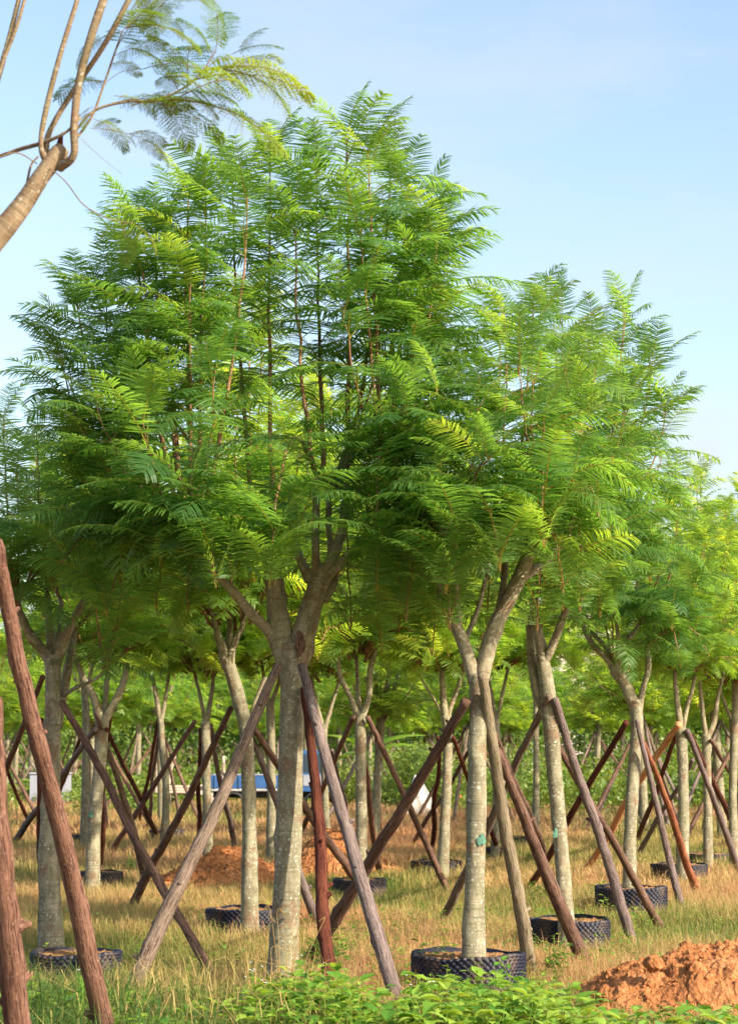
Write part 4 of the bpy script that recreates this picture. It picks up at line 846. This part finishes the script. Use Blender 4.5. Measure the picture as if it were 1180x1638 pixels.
# weeds: leafy stems
def ovate(mb,p,d,L,w,fold,ti,droop=.3):
    d=nrm(d); s=nrm(np.cross(d,[0,0,1.])+1e-6); nn=np.cross(s,d)
    prof=[(0,.05),(.22,.8),(.45,1.),(.7,.72),(1,.02)]; V=[]
    for u,k in prof:
        c=p+d*L*u-np.array([0,0,1.])*droop*L*u*u; V+=[c+s*w*k+nn*fold*w*k,c,c-s*w*k+nn*fold*w*k]
    Q=[]
    for j in range(4): a=3*j; Q+=[(a,a+1,a+4,a+3),(a+1,a+2,a+5,a+4)]
    mb.add(V,Q,ti=ti)
def weed(mb,x,y,h,r2,size=.045,ti=.5,nl=11):
    b=np.array([x,y,0.]); t=b+np.array([r2.normal(0,.22)*h,r2.normal(0,.2)*h,h]); m=(b+t)/2+[r2.normal(0,.02),0,.02]
    V=np.array([b,b+[.004,0,0],m,m+[.004,0,0],t,t+[.002,0,0]]); mb.add(V,[(0,1,3,2),(2,3,5,4)],ti=.97)
    a=r2.uniform(0,6.28); wf=r2.choice([1.,1.15,.8,.38]); cu=r2.uniform(.1,.7)
    for k in range(nl):
        u=.15+.85*(k+.5)/nl; p=b+(t-b)*u; a+=2.4; el=r2.uniform(.0,.7)+.5*max(0,u-.7)
        d=np.array([math.cos(a),math.sin(a),math.tan(el)*.7]); L=size*r2.uniform(.7,1.35)*(1.15-.4*u); pp=p+nrm(d)*L*.35
        ovate(mb,pp,d,L,L*wf*r2.uniform(.28,.44),r2.uniform(.15,.5),float(np.clip(ti+r2.normal(0,.16)+.25*(u-.5),0,.93)),r2.uniform(.1,.5))
mb=MB(); r2=np.random.default_rng(17)
for _ in range(900):
    Y=r2.uniform(10.3,12.0); px=r2.uniform(-20,1200)
    if px<400 and r2.random()<.55: continue
    hmax=np.interp(px,[0,300,430,520,600,700,760,840,900,960,1050,1200],[.24,.16,.24,.36,.26,.27,.32,.30,.20,.18,.16,.22])
    yb=1191+1.5*F/Y
    if 935<px and Y>11.1: continue
    if 600<px<640 and Y>11.2: continue
    weed(mb,(px-CX)/F*Y,Y,hmax*r2.uniform(.45,1.1),r2,(r2.uniform(.06,.10) if r2.random()<.65 else r2.uniform(.10,.14)),r2.choice([.25,.5,.65,.8]),8)
for _ in range(520):          # scattered among the rings
    Y=r2.uniform(12,19); px=r2.choice([130,620,560,880,230,470,700,840,330,960,1060])+r2.normal(0,60)
    weed(mb,(px-CX)/F*Y,Y,r2.uniform(.05,.2),r2,r2.uniform(.03,.055),r2.choice([.15,.3,.6]),8)
tag(mb.build('weeds',M['broad'],smooth=False),'bright broad leafed weeds growing along the bottom of the view','weeds',kind='stuff')
# small leafy plants one can single out
def herb(px,py,h,label,seed,size=.05,ti=.4,n=5):
    c=gnd(px,py); rr=np.random.default_rng(seed); mb=MB()
    for k in range(n): weed(mb,c[0]+rr.normal(0,.05),c[1]+rr.normal(0,.05),h*rr.uniform(.6,1.1),rr,size,ti,12)
    tag(mb.build('leafy_weed',M['broad'],loc=[c[0],c[1],0],smooth=False),label,'weed')
herb(510,1560,.34,'dark leafy weed standing between the brown crossing pole and the grey prop',1,.05,.2)
herb(545,1555,.30,'bluish broad leafed weed right of the dark red pole foot',2,.06,.15)
herb(205,1400,.25,'small dark plant at the left end of the low reddish heap',3,.05,.15)
herb(325,1412,.16,'tiny plant growing on the low reddish heap',4,.04,.25,3)
herb(870,1450,.24,'dark green plant behind the foot of the heavy brown pole',5,.06,.15,8)
herb(700,1590,.30,'broad leafed weed against the left side of the nearest ring',6,.07,.25,6)
herb(890,1575,.26,'low dark weed tuft between the olive pole and the brown pole feet',7,.06,.2,8)
herb(955,1440,.2,'leafy plant at the left side of the ring behind the crossing poles',8,.06,.3,4)
# flowering weeds
def flower(px,py,Y,h,mat,label,seed,nf=4):
    rr=np.random.default_rng(seed); tp=at(px,py,Y); root=empty('flowering_weed',[tp[0],tp[1],0],label,'flower'); mb=MB(); fl=[]
    for k in range(nf):
        t=tp+[rr.normal(0,.022),rr.normal(0,.02),rr.normal(0,.03)]; b=np.array([tp[0]+rr.normal(0,.01),tp[1],0]); tube(mb,[b,(b+t)/2+[rr.normal(0,.02),0,0],t],[.0025,.002,.0014],ns=5,k=4,seed=k,ti=.5); fl.append(t)
    for k in range(6): ovate(mb,tp*[1,1,0]+[0,0,tp[2]*rr.uniform(.2,.8)],np.array([math.cos(k*2.4),math.sin(k*2.4),.3]),.04,.012,.3,.35)
    mb.build('stalks',M['broad'],root,smooth=False)
    for t in fl:
        m=MB()
        for k in range(11):
            a=k*2*math.pi/11; d=np.array([math.cos(a)*.8,math.sin(a)*.8,.75+.4*rr.random()]); ovate(m,t,d,.0125,.0042,.2,0,.2)
        m.build('flower_head',M[mat],root,smooth=False)
flower(130,1486,10.9,.5,'petal_v','violet flowered weed in front of the thick red pole',1,4)
flower(126,1548,10.7,.3,'petal_w','white flowered weed low beside the thick red pole',2,4)
flower(470,1532,11.9,.4,'petal_w','white flowered weed right at the foot of the tallest trunk',3,5)
flower(405,1556,11.5,.3,'petal_w','cluster of tiny white flowers left of the tallest trunk foot',4,6)
flower(425,1566,11.4,.3,'petal_w','pair of tiny white flowers touching the tallest trunk foot on its left',5,2)
flower(516,1585,11.2,.3,'petal_v','pale violet flower low beside the dark red pole',6,2)
flower(657,1574,11.2,.3,'petal_w','white buds on thin stalks left of the nearest planter ring',7,2)
flower(688,1580,11.1,.3,'petal_w','white buds in front of the nearest planter ring',8,3)
# dry seed grass at the big trunk foot
for i_,(px,py,Y,k,lb) in enumerate([(455,1475,11.8,6,'dry straw coloured seed grass in front of the tallest trunk, upper heads'),(415,1520,11.6,5,'dry seed grass left of the tallest trunk foot'),(500,1540,11.8,5,'dry seed grass leaning right of the tallest trunk foot')]):
    rr=np.random.default_rng(400+i_); mb=MB(); c=at(px,py,Y)
    for j in range(k+5):
        t=c+[rr.normal(0,.09),rr.normal(0,.08),rr.normal(-.02,.07)]; b=np.array([c[0]+rr.normal(0,.04),c[1],0]); tip=t+[rr.uniform(-.1,.12),0,-.02]
        tube(mb,[b,b*.4+t*.6+[0,0,.04],t,tip],[.0018,.0015,.0012,.0008],ns=4,k=5,seed=j,ti=.75)
        for q in range(16):
            u=.15+.8*q/16; p=t+(tip-t)*u; a=rr.uniform(0,6.28); ovate(mb,p,np.array([math.cos(a)*.5,math.sin(a)*.5,.4])+(tip-t)*6,.016,.003,.2,.75+rr.normal(0,.06),.3)
    tag(mb.build('seed_grass',M['grass'],loc=[c[0],c[1],0],smooth=False),lb,'grass')
# ------------------------------------------------------------------ near tree on the left: mostly outside the view, only its limbs reach in
Yn=7.0
def npth(pts): return [at(p[0],p[1],Yn+(p[3] if len(p)>3 else 0)) for p in pts],[p[2]/2*Yn/F*.78 for p in pts]
b0=at(-330,1191,Yn)*[1,1,0]; root=empty('feathery_tree',b0,'nearest tree, whose pruned limb and long bare shoots reach in at the upper left','tree')
mb=MB(); P,r=npth([(-330,1191,100),(-325,700,94),(-310,600,100)]); P=[np.array([b0[0],b0[1],-.05])]+P; tube(mb,P,[.115]+r,ns=20,k=8,rough=.03,knots=6,seed=1); mb.build('trunk',M['tan'],root)
NL=[[(-310,640,90),(-200,540,70),(-80,470,58),(-10,385,52),(35,330,44),(68,280,38),(92,248,40),(102,236,30)],
 [(78,262,20),(66,235,11,-.02),(72,185,12,-.03),(96,90,11,-.04),(130,-20,10,-.05),(170,-160,8,-.05)],
 [(95,268,22),(118,248,16,-.05),(119,200,17,-.06),(128,125,17,-.07),(152,40,18,-.08),(172,-20,17,-.08),(210,-160,13,-.08)],
 [(74,262,18),(78,215,13,.03),(118,145,12,0),(165,75,12,-.1),(206,0,12,-.15),(262,-120,9,-.2)],
 [(-120,500,24,.2),(-60,330,16,.2),(-15,170,13,.2),(18,50,11,.2),(40,-40,10,.2)],[(-120,490,18,.1),(-50,300,12,.1),(-5,130,9,.1),(28,40,8,.1),(50,-40,7,.1)],
 [(60,295,8,.1),(44,300,6,.1),(50,265,5,.1),(62,250,4,.1)],[(-160,350,14,.1),(-40,270,9,.1),(20,243,9,.1),(70,228,9,0),(105,212,6,-.05),(130,188,6,-.05)]]
for i_,l in enumerate(NL):
    P,r=npth(l); m=MB(); tube(m,P,r,ns=14 if i_==0 else 10,k=8,rough=.035,knots=5 if i_==0 else 2,seed=70+i_); m.build('limb' if i_==0 else 'shoot',M['tan'],root)
m=MB(); tube(m,*npth([(92,246,20),(97,226,15),(100,212,4)]),ns=8,k=4,rough=.25,seed=5); m.build('pruning_stub',PM['dark'],root)
NS=[[(118,214,5),(150,178,6),(200,163,6),(250,160,5.5),(298,138,4.5),(325,112,3.5),(345,82,2.5)],[(124,220,6),(148,185,5.5),(165,140,5),(182,90,4.5),(196,50,3)],[(325,112,2.5),(350,95,2),(375,85,1.3)],
 [(72,262,2),(105,290,2.6,-.1),(135,328,2.8,-.15),(175,350,2.5,-.2),(213,357,2,-.2)],[(-60,280,4),(0,252,3),(30,245,3),(60,262,2.5)],[(145,205,1.5),(170,207,1.4),(210,215,1.2),(240,228,1)],[(130,222,1.2),(160,250,1),(195,278,.8)],
 [(165,135,1.5),(195,115,1.5),(230,110,1.2)],[(196,50,2.),(225,20,2),(260,-5,1.5)]]
m=MB()
for i_,l in enumerate(NS): tube(m,*npth(l),ns=7,k=6,rough=.03,seed=90+i_,cap=False)
m.build('twigs',M['tan'],root)
LV=[((372,86),(445,96),0),((345,84),(330,5),.1),((340,90),(292,28),0),((325,112),(448,168),-.1),((300,130),(482,160),.05),((285,142),(210,100),.1),((250,160),(420,245),-.15),((215,163),(345,225),.1),
 ((180,165),(290,205),.1),((196,50),(130,95),0),((198,48),(250,40),.15),((200,45),(310,80),-.1),((186,80),(245,15),-.2),((230,110),(330,120),0),((230,20),(290,55),0),((225,20),(190,-40),0),((168,130),(95,160),.1),
 ((240,228),(270,265),0),((205,214),(262,235),.1),((172,207),(215,232),.0),((182,90),(260,100),.1),((262,0),(340,10),0),((262,0),(250,60),.1),((250,160),(300,235),.15),((270,152),(360,190),-.05),((213,357),(165,375),.0),((213,357),(250,400),0),((195,357),(205,420),.1),((150,190),(200,240),.1),((300,138),(300,60),.2),((150,170),(115,210),0)]
L=[]
for a,b,dy in LV:
    pa=at(a[0],a[1],Yn); pb=at(b[0],b[1],Yn+dy); d=pb-pa; ln=np.linalg.norm(d)*1.1; d=nrm(d)+[0,0,.28]; L.append((pa,d,ln,rng.normal(0,.25),.5+rng.normal(0,.15)))
    if ln>.12:
        for _q in range(1): L.append((pa+d*rng.uniform(.0,.25)*ln+rng.normal(0,.02,3),d+rng.normal(0,.30,3),ln*rng.uniform(.5,.85),rng.normal(0,.3),.5+rng.normal(0,.15)))
mb=MB(); place_leaves(mb,L,'lacy'); mb.build('foliage',M['leaf_near'],root,smooth=False)
print('leaf quads',LEAFN, 'objects',len(bpy.data.objects),'poles',npole)
